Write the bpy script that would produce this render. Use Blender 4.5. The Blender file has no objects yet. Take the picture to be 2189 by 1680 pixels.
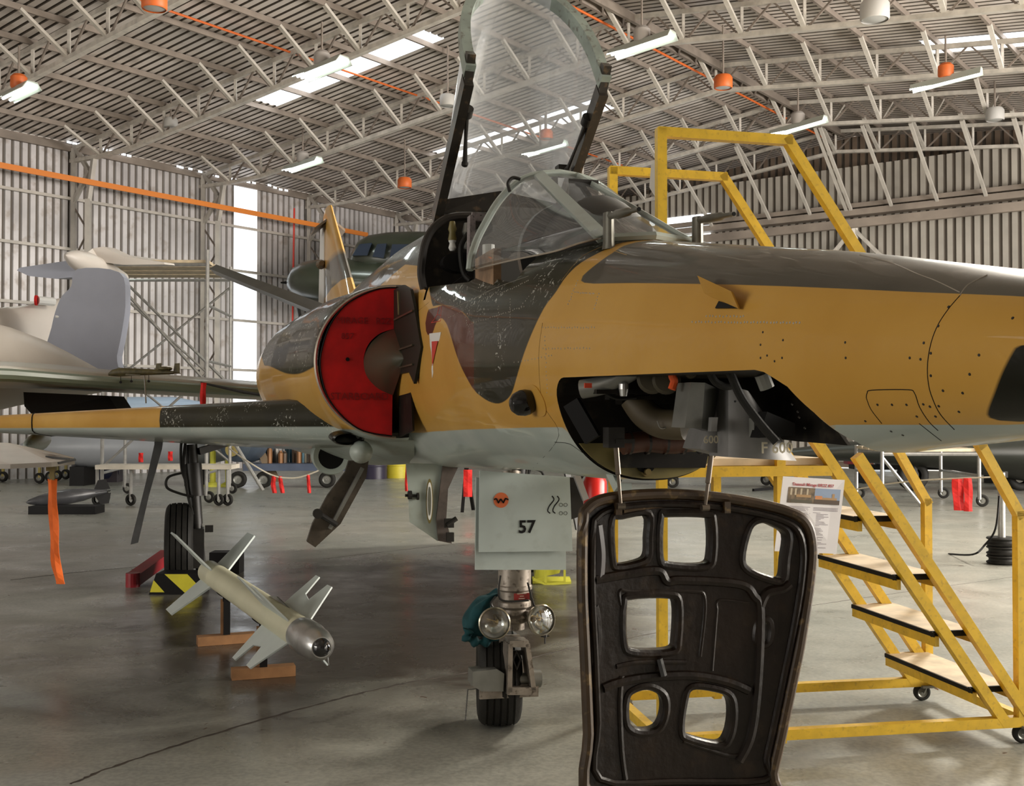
import bpy, bmesh, math, random
from mathutils import Vector, Matrix
from mathutils.bvhtree import BVHTree
R = random.Random(7)
SC = bpy.context.scene
COL = SC.collection
PI = math.pi
# ---------------------------------------------------------------- camera, world, lights, exposure
FPX = 2400.0; CX, CY = 1094.5, 840.0; CAMH = 1.5
PITCH = math.atan(45 / FPX)
cam_d = bpy.data.cameras.new('camera'); cam_d.sensor_width = 36; cam_d.lens = 36 * FPX / 2189
cam_d.clip_start = .05; cam_d.clip_end = 300
cam = bpy.data.objects.new('camera', cam_d); COL.objects.link(cam)
cam.location = (0, 0, CAMH); cam.rotation_euler = (PI / 2 + PITCH, 0, 0)
SC.camera = cam
SC.view_settings.view_transform = 'Standard'; SC.view_settings.look = 'None'
SC.view_settings.exposure = 0.12; SC.view_settings.gamma = 1; SC.view_settings.use_curve_mapping = False
SC.cycles.max_bounces = 6; SC.cycles.diffuse_bounces = 3; SC.cycles.glossy_bounces = 3
SC.cycles.transparent_max_bounces = 8; SC.cycles.sample_clamp_indirect = 6
SC.cycles.caustics_reflective = False; SC.cycles.caustics_refractive = False
W = bpy.data.worlds.new('World'); SC.world = W; W.use_nodes = True
W.node_tree.nodes['Background'].inputs[0].default_value = (1, .955, .88, 1)
W.node_tree.nodes['Background'].inputs[1].default_value = 2.8

# building frame: corner of left wall and end wall, t runs along the left wall, u across the hall
# (t and u scaled about the camera by CAM_SCALE; heights above eye level too)
CAM_SCALE = .76
BC = Vector((-1.52, 39.14)); BD = Vector((.599, .801)); BU = Vector((.801, -.599))  # corner position stored already scaled about the camera
def hz(z): return z if z < 1.5 else 1.5 + (z - 1.5) * CAM_SCALE
def Bp(t, u, z):
    v = BC + (BD * t + BU * u) * CAM_SCALE
    return Vector((v.x, v.y, hz(z)))
BANG = math.atan2(BD.y, BD.x)
RIDGE_U, EAVE_Z, SLOPE = 17.5, 10.1, .109
def roof_z(u): return EAVE_Z + SLOPE * (RIDGE_U - abs(u - RIDGE_U))

def area_light(name, loc, target, sx, sy, power, col):
    l = bpy.data.lights.new(name, 'AREA'); l.shape = 'RECTANGLE'; l.size = sx; l.size_y = sy
    l.energy = power; l.color = col
    o = bpy.data.objects.new(name, l); COL.objects.link(o); o.location = loc
    o.rotation_euler = (Vector(target) - Vector(loc)).to_track_quat('-Z', 'Y').to_euler()
    return o
# daylight through the open hall doors: behind the camera, and low through the side doors far right
area_light('door_light', Bp(-56, 14, 4.6), Bp(-30, 16, 2.5), 14, 3.6, 800, (1, .95, .86))
area_light('side_door_light', Bp(-24, 43, 4.2), Bp(-30, 28, 0), 8.5, 3.8, 2200, (1, .92, .80))
area_light('far_side_door_light', Bp(-13, 43, 4.0), Bp(-18, 20, 0), 8, 4.2, 3000, (1, .95, .90))
# daylight through a roof light above and behind the stairs
area_light('roof_light', (6.1, 12.6, 8.55), (0, 5.2, 0), 1.3, 4, 1700, (1, .94, .82))

# ---------------------------------------------------------------- maths from the photograph's frame to real points
def ray(px, py):
    a = (px - CX) / FPX; v = (CY - py) / FPX
    return Vector((a, math.cos(PITCH) - math.sin(PITCH) * v, math.sin(PITCH) + math.cos(PITCH) * v))
O0 = Vector((0, 0, CAMH))
def P(px, py, Y): r = ray(px, py); return O0 + r * (Y / r.y)
def G(px, py, z=0.0): r = ray(px, py); return O0 + r * ((z - CAMH) / r.z)
TH = math.radians(75)
AF = Vector((math.cos(TH), -math.sin(TH), 0)); AY = Vector((math.sin(TH), math.cos(TH), 0))
AN = Vector((-.066, 5.43, 0))
AM = Matrix.Translation(AN) @ Matrix.Rotation(-TH, 4, 'Z'); AMI = AM.inverted()
def plane_hit(px, py, p0, n):
    r = ray(px, py); return O0 + r * ((p0 - O0).dot(n) / r.dot(n))
def AL(px, py, lat): return AMI @ plane_hit(px, py, AN - AY * lat, AY)       # starboard lat > 0
def AS(px, py, s): return AMI @ plane_hit(px, py, AN + AF * s, AF)
def aw(v): return AM @ Vector(v)
def roof_hit(px, py, dz=0.0, side=0):
    for (u0, sg) in (((0, 1), (2 * RIDGE_U, -1)) if side == 0 else ((2 * RIDGE_U, -1),)):
        r = ray(px, py)
        # z = EAVE + SLOPE*u  (left) or EAVE + SLOPE*(35-u)
        def h(k):
            q = O0 + r * k; d = (Vector((q.x, q.y)) - BC) / CAM_SCALE
            u = d.dot(BU); t = d.dot(BD)
            return q.z - hz(EAVE_Z + dz + SLOPE * (u if sg > 0 else 2 * RIDGE_U - u)), t, u
        a, b = h(0)[0], h(100)[0]; k = -a / (b - a) * 100
        _, t, u = h(k)
        if (sg > 0 and u <= RIDGE_U + .01) or sg < 0: return t, u, roof_z(u) + dz
# ---------------------------------------------------------------- materials
MATS = {}
def mat(name, col, rough=.5, metal=0.0, noise=.0, nscale=8.0, bump=0.0, bscale=60.0, coat=0.0, emit=None, estr=0, spec=.5, wear=None, wearamt=.5):
    if name in MATS: return MATS[name]
    m = bpy.data.materials.new(name); m.use_nodes = True; nt = m.node_tree; n = nt.nodes; b = n['Principled BSDF']
    c4 = (*col, 1)
    b.inputs['Base Color'].default_value = c4; b.inputs['Roughness'].default_value = rough; b.inputs['Metallic'].default_value = metal
    b.inputs['Coat Weight'].default_value = coat; b.inputs['Coat Roughness'].default_value = .08
    b.inputs['Specular IOR Level'].default_value = spec
    if noise or bump or wear:
        tc = n.new('ShaderNodeTexCoord')
    if noise:
        nz = n.new('ShaderNodeTexNoise'); nz.inputs['Scale'].default_value = nscale; nz.inputs['Detail'].default_value = 6
        nt.links.new(tc.outputs['Object'], nz.inputs['Vector'])
        cr = n.new('ShaderNodeValToRGB'); cr.color_ramp.elements[0].position = .3; cr.color_ramp.elements[1].position = .7
        cr.color_ramp.elements[0].color = (*[x * (1 - noise) for x in col], 1)
        cr.color_ramp.elements[1].color = (*[min(1, x * (1 + noise)) for x in col], 1)
        nt.links.new(nz.outputs['Fac'], cr.inputs['Fac']); last = cr.outputs['Color']
        if wear:
            n2 = n.new('ShaderNodeTexNoise'); n2.inputs['Scale'].default_value = nscale * 3; n2.inputs['Detail'].default_value = 10
            nt.links.new(tc.outputs['Object'], n2.inputs['Vector'])
            mr = n.new('ShaderNodeMapRange'); mr.inputs[1].default_value = .56; mr.inputs[2].default_value = .7; mr.inputs[4].default_value = wearamt
            nt.links.new(n2.outputs['Fac'], mr.inputs[0])
            mx = n.new('ShaderNodeMix'); mx.data_type = 'RGBA'; mx.inputs['B'].default_value = (*wear, 1)
            nt.links.new(mr.outputs[0], mx.inputs['Factor']); nt.links.new(last, mx.inputs['A']); last = mx.outputs['Result']
        nt.links.new(last, b.inputs['Base Color'])
    if bump:
        nb = n.new('ShaderNodeTexNoise'); nb.inputs['Scale'].default_value = bscale; nb.inputs['Detail'].default_value = 4
        nt.links.new(tc.outputs['Object'], nb.inputs['Vector'])
        bp = n.new('ShaderNodeBump'); bp.inputs['Strength'].default_value = bump; bp.inputs['Distance'].default_value = .01
        nt.links.new(nb.outputs['Fac'], bp.inputs['Height']); nt.links.new(bp.outputs['Normal'], b.inputs['Normal'])
    if emit:
        b.inputs['Emission Color'].default_value = (*emit, 1); b.inputs['Emission Strength'].default_value = estr
    MATS[name] = m
    return m
def glass_mat(name, tint=(1, 1, 1), haze=.06, gloss=.12, refl=.5):
    m = bpy.data.materials.new(name); m.use_nodes = True; nt = m.node_tree; n = nt.nodes
    for x in list(n): n.remove(x)
    out = n.new('ShaderNodeOutputMaterial'); tr = n.new('ShaderNodeBsdfTransparent'); tr.inputs[0].default_value = (*tint, 1)
    gl = n.new('ShaderNodeBsdfGlossy'); gl.inputs['Roughness'].default_value = .04
    df = n.new('ShaderNodeBsdfDiffuse'); df.inputs[0].default_value = (.85, .88, .92, 1)
    lw = n.new('ShaderNodeLayerWeight'); lw.inputs[0].default_value = .35
    tc = n.new('ShaderNodeTexCoord'); nz = n.new('ShaderNodeTexNoise'); nz.inputs['Scale'].default_value = 2.5; nz.inputs['Detail'].default_value = 3
    nt.links.new(tc.outputs['Object'], nz.inputs['Vector'])
    mm = n.new('ShaderNodeMath'); mm.operation = 'MULTIPLY_ADD'; mm.inputs[1].default_value = haze * .8; mm.inputs[2].default_value = haze * .6
    nt.links.new(nz.outputs['Fac'], mm.inputs[0])
    m1 = n.new('ShaderNodeMixShader'); m2 = n.new('ShaderNodeMixShader')
    ml = n.new('ShaderNodeMath'); ml.operation = 'MULTIPLY_ADD'; ml.inputs[1].default_value = refl; ml.inputs[2].default_value = gloss * .4
    nt.links.new(lw.outputs['Fresnel'], ml.inputs[0])
    nt.links.new(mm.outputs[0], m1.inputs[0]); nt.links.new(tr.outputs[0], m1.inputs[1]); nt.links.new(df.outputs[0], m1.inputs[2])
    nt.links.new(ml.outputs[0], m2.inputs[0]); nt.links.new(m1.outputs[0], m2.inputs[1]); nt.links.new(gl.outputs[0], m2.inputs[2])
    nt.links.new(m2.outputs[0], out.inputs[0]); MATS[name] = m
    return m
YEL = mat('yellow_paint', (.66, .42, .03), .42, 0, .12, 16, wear=(.22, .13, .04), wearamt=.35)
YELG = mat('lime_yellow_paint', (.58, .56, .06), .5, 0, .15, 5)
STEEL = mat('galvanised_steel', (.34, .335, .32), .38, .6, .15, 12)
WSTEEL = mat('whitened_steel', (.70, .65, .58), .55, .1, .18, 6)
DARKM = mat('dark_metal', (.020, .018, .016), .45, .2, .3, 10)
BLACK = mat('black_paint', (.006, .0055, .0055), .55, spec=.2)
RUBBER = mat('tyre_rubber', (.013, .012, .010), .65, 0, .3, 14, bump=.2, spec=.3)
RED = mat('red_cloth', (.62, .015, .012), .8, 0, .2, 14)
ORANGE = mat('orange_paint', (.75, .16, .03), .5, 0, .1, 5)
ORCLOTH = mat('orange_cloth', (.9, .16, .02), .8, 0, .15, 8)
TEAL = mat('teal_cloth', (.006, .055, .065), .9, 0, .3, 20)
WOOD = mat('raw_timber', (.27, .13, .05), .65, 0, .3, 9)
PLY = mat('plywood_tread', (.58, .47, .32), .6, 0, .25, 8)
GREYGRN = mat('pale_grey_green_paint', (.42, .47, .43), .35, 0, .08, 3, wear=(.2, .16, .11), wearamt=.35)
DGREEN = mat('dark_olive_paint', (.055, .055, .035), .28, 0, .2, 4, coat=.4)
OLIVE = mat('olive_primer', (.20, .16, .045), .5, 0, .3, 7)
CHROME = mat('chrome', (.8, .78, .74), .12, 1)
ALU = mat('brushed_aluminium', (.55, .55, .54), .3, .9, .12, 14)
GUNM = mat('gun_grey_metal', (.22, .22, .20), .4, .5, .2, 9)
WHITE = mat('white_paint', (.75, .75, .73), .5)
CANLAS = glass_mat('canopy_glass', (.97, .98, .98), .52, .06, .22)
SCRGL = glass_mat('windscreen_glass', (.96, .98, .97), .10, .14)
CLEAR = glass_mat('window_glass', (.9, .94, .95), .04, .3)
# ---------------------------------------------------------------- mesh builders
class MB:
    wk = 1.0                                            # width factor for members of the building, follows its scaling about the camera
    def __init__(s): s.v = []; s.f = []; s.m = []; s.mi = 0
    def add(s, vs, fs):
        o = len(s.v); s.v += [Vector(v) for v in vs]; s.f += [[o + i for i in f] for f in fs]; s.m += [s.mi] * len(fs); return s
    def box(s, c, size, M=None):
        x, y, z = [a / 2 * MB.wk for a in size]; c = Vector(c)
        vs = [Vector((i * x, j * y, k * z)) for i in (-1, 1) for j in (-1, 1) for k in (-1, 1)]
        if M is not None: vs = [M @ v for v in vs]
        return s.add([c + v for v in vs], [(0, 1, 3, 2), (4, 6, 7, 5), (0, 4, 5, 1), (2, 3, 7, 6), (0, 2, 6, 4), (1, 5, 7, 3)])
    def bar(s, p, q, w, h=None, up=(0, 0, 1)):
        p, q = Vector(p), Vector(q); h = (h or w) * MB.wk; w = w * MB.wk; d = (q - p).normalized(); up = Vector(up)
        if abs(d.dot(up)) > .98: up = Vector((1, 0, 0))
        a = d.cross(up).normalized() * w / 2; b = a.cross(d).normalized() * h / 2
        vs = [e + i * a + j * b for e in (p, q) for i, j in ((-1, -1), (1, -1), (1, 1), (-1, 1))]
        return s.add(vs, [(0, 1, 2, 3), (7, 6, 5, 4), (0, 4, 5, 1), (1, 5, 6, 2), (2, 6, 7, 3), (3, 7, 4, 0)])
    def tube(s, pts, r, n=8, cap=True, close=False):
        pts = [Vector(p) for p in pts]; N_ = len(pts); rs = r if isinstance(r, (list, tuple)) else [r * MB.wk] * N_
        rings = []; pa = None
        for i, p in enumerate(pts):
            if close: d = pts[(i + 1) % N_] - pts[i - 1]
            else: d = pts[min(i + 1, N_ - 1)] - pts[max(i - 1, 0)]
            d = d.normalized() if d.length > 1e-9 else Vector((0, 0, 1))
            if pa is None:
                pa = d.cross(Vector((0, 0, 1)) if abs(d.z) < .9 else Vector((1, 0, 0))).normalized()
            else:
                pa = pa - d * pa.dot(d); pa = pa.normalized() if pa.length > 1e-6 else d.orthogonal().normalized()
            b = d.cross(pa)
            rings.append([p + (pa * math.cos(2 * PI * k / n) + b * math.sin(2 * PI * k / n)) * rs[i] for k in range(n)])
        return s.loft(rings, cap and not close, close)
    def loft(s, rings, cap=True, close=False, ringclosed=True):
        n = len(rings[0]); vs = [v for r in rings for v in r]; fs = []
        K = len(rings); kk = K if close else K - 1; nn = n if ringclosed else n - 1
        for i in range(kk):
            a = i * n; b = ((i + 1) % K) * n
            for j in range(nn): fs.append((a + j, a + (j + 1) % n, b + (j + 1) % n, b + j))
        if cap: fs.append(tuple(range(n - 1, -1, -1))); fs.append(tuple((K - 1) * n + j for j in range(n)))
        return s.add(vs, fs)
    def lathe(s, prof, c=(0, 0, 0), axis=(0, 0, 1), n=24, cap=True):
        c = Vector(c); ax = Vector(axis).normalized(); a = ax.orthogonal().normalized(); b = ax.cross(a)
        rings = [[c + ax * h + (a * math.cos(2 * PI * k / n) + b * math.sin(2 * PI * k / n)) * max(r, 1e-4) for k in range(n)] for r, h in prof]
        return s.loft(rings, cap)
    def prism(s, poly, off):
        off = Vector(off); n = len(poly); poly = [Vector(p) for p in poly]
        vs = poly + [p + off for p in poly]
        return s.add(vs, [tuple(range(n - 1, -1, -1)), tuple(range(n, 2 * n))] + [(i, (i + 1) % n, n + (i + 1) % n, n + i) for i in range(n)])
    def mesh(s, name, mats, M=None, smooth=False, angle=35, tri=False):
        me = bpy.data.meshes.new(name)
        vs = [M @ v for v in s.v] if M is not None else s.v
        me.from_pydata([tuple(v) for v in vs], [], s.f)
        for m in (mats if isinstance(mats, (list, tuple)) else [mats]): me.materials.append(m)
        if any(s.m): me.polygons.foreach_set('material_index', s.m)
        bm = bmesh.new(); bm.from_mesh(me); bmesh.ops.recalc_face_normals(bm, faces=bm.faces)
        if tri: bmesh.ops.triangulate(bm, faces=bm.faces)
        bm.to_mesh(me); bm.free()
        if smooth:
            me.polygons.foreach_set('use_smooth', [True] * len(me.polygons)); me.set_sharp_from_angle(angle=math.radians(angle))
        me.update(); return me
def tag(o, label=None, cat=None, group=None, kind=None):
    if label: o['label'] = label
    if cat: o['category'] = cat
    if group: o['group'] = group
    if kind: o['kind'] = kind
    return o
RM = {}
def root(name, loc, label, cat, group=None, rz=0, M=None):
    o = bpy.data.objects.new(name, None); COL.objects.link(o); o.empty_display_size = .1
    mw = M if M is not None else Matrix.Translation(Vector(loc)) @ Matrix.Rotation(rz, 4, 'Z')
    o.matrix_world = mw; RM[o.name] = mw.copy(); return tag(o, label, cat, group)
def link(name, me, parent=None, M=None):
    o = bpy.data.objects.new(name, me); COL.objects.link(o)
    if parent is not None: o.parent = parent; RM[o.name] = RM.get(parent.name, Matrix.Identity(4)).copy() if M is None else M
    if M is not None and parent is None: o.matrix_world = M
    return o
def ob(name, mb, m, parent=None, local=False, smooth=False, angle=35, label=None, loc=None, tri=False):
    """one mesh object; geometry given in world space (or in the parent's space when local)"""
    M = None
    if parent is not None and not local: M = RM[parent.name].inverted()
    if parent is None and loc is not None: M = Matrix.Translation(-Vector(loc))
    o = link(name, mb.mesh(name, m, M, smooth, angle, tri), parent)
    if parent is None:
        if loc is not None: o.location = loc
        RM[o.name] = Matrix.Translation(Vector(loc)) if loc is not None else Matrix.Identity(4)
    if label: o['label'] = label
    return o
def struct(name, mb, m, parent=None, **k):
    o = ob(name, mb, m, parent, **k)
    if parent is None: o['kind'] = 'structure'
    return o
def copy_tree(o, parent=None):
    c = o.copy(); COL.objects.link(c); c.parent = parent
    for ch in list(o.children): copy_tree(ch, c)
    return c
def smoothpoly(pts, n=6, closed=True):
    pts = [Vector(p) for p in pts]; N_ = len(pts); out = []
    for i in range(N_ if closed else N_ - 1):
        if closed: p0, p1, p2, p3 = pts[i - 1], pts[i], pts[(i + 1) % N_], pts[(i + 2) % N_]
        else: p0, p1, p2, p3 = pts[max(i - 1, 0)], pts[i], pts[i + 1], pts[min(i + 2, N_ - 1)]
        for k in range(n):
            t = k / n
            out.append(.5 * ((2 * p1) + (p2 - p0) * t + (2 * p0 - 5 * p1 + 4 * p2 - p3) * t * t + (3 * p1 - p0 - 3 * p2 + p3) * t ** 3))
    if not closed: out.append(pts[-1])
    return out
def text_mesh(txt, size, extr=.001, font_shear=0, bold=0.0):
    c = bpy.data.curves.new('txt', 'FONT'); c.body = txt; c.size = size; c.extrude = extr; c.align_x = 'CENTER'; c.align_y = 'CENTER'; c.offset = bold
    c.resolution_u = 2
    o = bpy.data.objects.new('txt', c); COL.objects.link(o); dg = bpy.context.evaluated_depsgraph_get()
    me = bpy.data.meshes.new_from_object(o.evaluated_get(dg)); bpy.data.objects.remove(o); bpy.data.curves.remove(c)
    return me
def text_ob(name, txt, size, m, parent, pos, xdir, ydir, extr=.0008, bold=0.0):
    """lettering laid in a plane; world coordinates"""
    me = text_mesh(txt, size, extr, bold=bold); me.materials.append(m)
    x = Vector(xdir).normalized(); y = Vector(ydir).normalized(); z = x.cross(y).normalized(); y = z.cross(x)
    M = Matrix.Translation(Vector(pos)) @ Matrix((x, y, z)).transposed().to_4x4()
    me.transform(RM[parent.name].inverted() @ M)
    return link(name, me, parent)
def interp(x, xs, ys):
    if x <= xs[0]: return ys[0]
    for i in range(1, len(xs)):
        if x <= xs[i]:
            k = (x - xs[i - 1]) / (xs[i] - xs[i - 1]); return ys[i - 1] + (ys[i] - ys[i - 1]) * k
    return ys[-1]
def wheel(mb_t, mb_r, c, ax, r, w, n=32, grooves=4, rimr=.5):
    """tyre with grooves into mb_t, rim into mb_r"""
    ax = Vector(ax).normalized(); c = Vector(c)
    pr = [(r * rimr, -w * .36), (r * .62, -w * .47), (r * .76, -w * .5), (r * .87, -w * .47), (r * .94, -w * .41)]
    g = grooves; rad = lambda h: r * (1 - .045 * abs(2 * h / w) ** 2.4)
    for i in range(g):
        h = -w * .30 + w * .6 * (i / (g - 1) if g > 1 else .5); gw = w * .018; d = r * .022
        pr += [(rad(h), h - gw * 1.5), (rad(h) - d, h - gw), (rad(h) - d, h + gw), (rad(h), h + gw * 1.5)]
    pr += [(r * .94, w * .41), (r * .87, w * .47), (r * .76, w * .5), (r * .62, w * .47), (r * rimr, w * .36)]
    mb_t.lathe(pr, c, ax, n, cap=False)
    mb_r.lathe([(0, -w * .34), (r * .12, -w * .4), (r * .14, -w * .3), (r * .42, -w * .26), (r * rimr * 1.04, -w * .40), (r * rimr, -w * .3), (r * rimr, w * .3), (r * rimr * 1.04, w * .4), (r * .42, w * .26), (r * .14, w * .3), (r * .12, w * .4), (0, w * .34)], c, ax, n)
# ================================================================ THE SETTING
def floor_mat():
    m = bpy.data.materials.new('floor_concrete'); m.use_nodes = True; nt = m.node_tree; n = nt.nodes; b = n['Principled BSDF']; L = nt.links.new
    tc = n.new('ShaderNodeTexCoord')
    def noise(sc, det=8, dist=0, rough=.5):
        z = n.new('ShaderNodeTexNoise'); z.inputs['Scale'].default_value = sc; z.inputs['Detail'].default_value = det
        z.inputs['Distortion'].default_value = dist; z.inputs['Roughness'].default_value = rough; L(tc.outputs['Object'], z.inputs['Vector']); return z.outputs['Fac']
    def ramp(f, stops):
        r = n.new('ShaderNodeValToRGB'); e = r.color_ramp.elements
        while len(e) < len(stops): e.new(.5)
        for i, (p, c) in enumerate(stops): e[i].position = p; e[i].color = (*c, 1)
        L(f, r.inputs['Fac']); return r.outputs['Color']
    def mix(f, a, c, mode='MIX'):
        x = n.new('ShaderNodeMix'); x.data_type = 'RGBA'; x.blend_type = mode
        if isinstance(f, float): x.inputs['Factor'].default_value = f
        else: L(f, x.inputs['Factor'])
        L(a, x.inputs['A'])
        if isinstance(c, tuple): x.inputs['B'].default_value = (*c, 1)
        else: L(c, x.inputs['B'])
        return x.outputs['Result']
    base = ramp(noise(.35, 6, .4), [(.3, (.16, .18, .155)), (.5, (.225, .235, .20)), (.7, (.33, .305, .25))])
    base = mix(.35, base, ramp(noise(3.0, 12, .3, .7), [(.35, (.16, .16, .145)), (.65, (.48, .46, .41))]))
    base = mix(.25, base, ramp(noise(40, 8), [(.4, (.2, .195, .18)), (.6, (.46, .44, .39))]))
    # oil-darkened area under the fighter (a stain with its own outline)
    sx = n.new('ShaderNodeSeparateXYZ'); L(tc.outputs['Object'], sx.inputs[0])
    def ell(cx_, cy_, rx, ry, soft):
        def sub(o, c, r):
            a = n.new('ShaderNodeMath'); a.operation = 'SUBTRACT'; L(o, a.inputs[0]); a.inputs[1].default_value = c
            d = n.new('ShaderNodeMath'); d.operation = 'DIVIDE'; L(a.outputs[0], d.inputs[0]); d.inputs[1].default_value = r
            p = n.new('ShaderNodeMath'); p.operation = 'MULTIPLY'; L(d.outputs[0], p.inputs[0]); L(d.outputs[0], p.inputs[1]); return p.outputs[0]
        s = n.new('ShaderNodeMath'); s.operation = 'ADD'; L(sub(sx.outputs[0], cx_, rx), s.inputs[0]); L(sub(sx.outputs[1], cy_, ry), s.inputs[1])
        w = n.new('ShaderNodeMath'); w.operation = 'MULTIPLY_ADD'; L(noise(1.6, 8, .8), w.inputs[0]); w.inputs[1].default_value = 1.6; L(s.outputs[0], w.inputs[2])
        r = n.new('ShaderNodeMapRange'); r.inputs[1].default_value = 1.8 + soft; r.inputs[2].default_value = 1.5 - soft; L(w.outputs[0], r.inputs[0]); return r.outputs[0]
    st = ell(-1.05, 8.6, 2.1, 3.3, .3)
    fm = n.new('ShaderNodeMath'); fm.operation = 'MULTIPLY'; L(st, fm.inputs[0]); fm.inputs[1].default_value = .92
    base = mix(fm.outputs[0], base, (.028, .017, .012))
    # small rust flecks
    sp = n.new('ShaderNodeMapRange'); L(noise(9, 2, 1.5), sp.inputs[0]); sp.inputs[1].default_value = .735; sp.inputs[2].default_value = .76
    base = mix(sp.outputs[0], base, (.07, .04, .025))
    L(base, b.inputs['Base Color'])
    rr = n.new('ShaderNodeMapRange'); L(noise(1.4, 10, .5, .65), rr.inputs[0]); rr.inputs[1].default_value = .3; rr.inputs[2].default_value = .7; rr.inputs[3].default_value = .22; rr.inputs[4].default_value = .46
    rs = n.new('ShaderNodeMath'); rs.operation = 'MULTIPLY_ADD'; L(st, rs.inputs[0]); rs.inputs[1].default_value = -.10; L(rr.outputs[0], rs.inputs[2]); L(rs.outputs[0], b.inputs['Roughness']); b.inputs['Specular IOR Level'].default_value = .4
    bp = n.new('ShaderNodeBump'); bp.inputs['Strength'].default_value = .35; bp.inputs['Distance'].default_value = .006; L(noise(6, 10, .5, .6), bp.inputs['Height']); L(bp.outputs[0], b.inputs['Normal'])
    MATS['floor_concrete'] = m; return m
m = MB(); m.add([Bp(-57, -1, 0), Bp(1, -1, 0), Bp(1, 46, 0), Bp(-57, 46, 0), Bp(-57, -1, -.3), Bp(1, -1, -.3), Bp(1, 46, -.3), Bp(-57, 46, -.3)],
              [(0, 1, 2, 3), (7, 6, 5, 4), (0, 4, 5, 1), (1, 5, 6, 2), (2, 6, 7, 3), (3, 7, 4, 0)])
floor = struct('floor', m, floor_mat())
JOINT = mat('floor_joint_filler', (.04, .03, .022), .8, 0, .3, 9)
def crack(pts, w, name='floor_joint'):
    """a ragged filled joint, a few millimetres proud of the slab"""
    m = MB(); pts = smoothpoly(pts, 14, False); L_, R_ = [], []
    for i, p in enumerate(pts):
        d = (pts[min(i + 1, len(pts) - 1)] - pts[max(0, i - 1)]).normalized(); nrm = Vector((-d.y, d.x, 0))
        j = R.uniform(-.006, .006); ww = w * R.uniform(.35, 1.2)
        L_.append(p + nrm * (j + ww)); R_.append(p + nrm * (j - ww))
    rings = [[Vector((a.x, a.y, -.002)), Vector((a.x, a.y, .0015)), Vector((b.x, b.y, .0015)), Vector((b.x, b.y, -.002))] for a, b in zip(L_, R_)]
    m.loft(rings); return ob(name, m, JOINT, floor)
crack([G(150, 1676), G(262, 1632), G(480, 1562), G(700, 1500), G(860, 1462), G(1010, 1436)], .011)
crack([G(1010, 1436), G(1160, 1400), G(1240, 1380)], .004)
crack([G(22, 1240), G(150, 1225), G(330, 1208)], .006)
crack([G(690, 1195), G(800, 1182), G(1000, 1160)], .006)
crack([G(1180, 1395), G(1700, 1300), G(2189, 1230)], .003)

MB.wk = CAM_SCALE
CORR = mat('corrugated_sheet', (.66, .63, .63), .5, .25, .22, .9, wear=(.30, .22, .15), wearamt=.5)
ROOFM = mat('roof_sheet', (.80, .73, .67), .5, .2, .25, .5, wear=(.27, .2, .14), wearamt=.5)
GROOVE_SHADE = mat('sheet_groove_shade', (.16, .135, .11), .7)  # shade inside the wall corrugations, painted as a dark colour
def corr_wall(name, p0, d, nrm, L_, z0, z1, pitch=.25, depth=.06, holes=(), m_=CORR):
    """trapezoid-profile sheeting; holes = [(a, b, za, zb)] left open for windows"""
    m = MB(); k = int(L_ / pitch); zs = sorted({z0, z1} | {h[2] for h in holes} | {h[3] for h in holes})
    for i in range(k):
        a = i * pitch
        prof = [(a, 0), (a + pitch * .60, 0), (a + pitch * .68, depth), (a + pitch * .92, depth), (a + pitch, 0)]
        for j in range(len(zs) - 1):
            za, zb = zs[j], zs[j + 1]
            if any(h[0] <= a + pitch / 2 <= h[1] and h[2] <= (za + zb) / 2 <= h[3] for h in holes): continue
            vs = [p0 + (d * q + nrm * (-e)) * CAM_SCALE for q, e in prof]
            lo = [Vector((v.x, v.y, hz(za))) for v in vs]; hi = [Vector((v.x, v.y, hz(zb))) for v in vs]
            m.mi = 0; m.add(lo + hi, [(0, 1, 6, 5), (4, 4 + 5 - 0, 8, 3)[:4]])
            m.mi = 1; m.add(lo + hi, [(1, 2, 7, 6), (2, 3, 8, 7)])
    return struct(name, m, [m_, GROOVE_SHADE])
BD3 = Vector((BD.x, BD.y, 0)); BU3 = Vector((BU.x, BU.y, 0))
# left wall strip window measured from the photograph
def lw_t(px):
    h = plane_hit(px, 600, Bp(0, 0, 0), BU3); return (Vector((h.x, h.y)) - BC).dot(BD) / CAM_SCALE
tw0, tw1 = lw_t(503), lw_t(546)
uz = lambda z: 1.5 + (z - 1.5) / CAM_SCALE
wz = uz(plane_hit(525, 397, Bp(0, 0, 0), BU3).z)
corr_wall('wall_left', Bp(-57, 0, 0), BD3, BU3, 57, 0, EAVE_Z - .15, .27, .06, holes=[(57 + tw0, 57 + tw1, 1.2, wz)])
LIGHTP = mat('translucent_sheet', (.9, .93, .95), .5, emit=(.86, .93, 1), estr=1.15)
m = MB(); a0, a1 = math.floor((57 + tw0) / .27) * .27 - 57, math.ceil((57 + tw1) / .27) * .27 - 57
nn = 5
for i in range(nn):
    c_ = Bp(a0 + (a1 - a0) * (i + .5) / nn, -.04, 0); c_.z = (1.2 + hz(wz)) / 2; m.box(c_, ((a1 - a0) / nn * .96, .02, (hz(wz) - 1.2) / CAM_SCALE), Matrix.Rotation(BANG, 3, 'Z'))
struct('window_1', m, LIGHTP)
def ew_u(px, py=450):
    h = plane_hit(px, py, Bp(0, 0, 0), BD3); return (Vector((h.x, h.y)) - BC).dot(BU) / CAM_SCALE, uz(h.z)
ua, za = ew_u(1396, 470); ub, zb = ew_u(1512, 512)
u3, z3 = ew_u(884, 482); u4, z4 = ew_u(916, 495)
LEDGE = 8.7
corr_wall('wall_back', Bp(0, 0, 0), BU3, -BD3, 44, .18, LEDGE, .30, .07, holes=[(ua, ub, 5.0, za), (u3, u4, 6.6, z3)], m_=mat('door_sheet', (.52, .48, .42), .55, .1, .2, .9))
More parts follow.
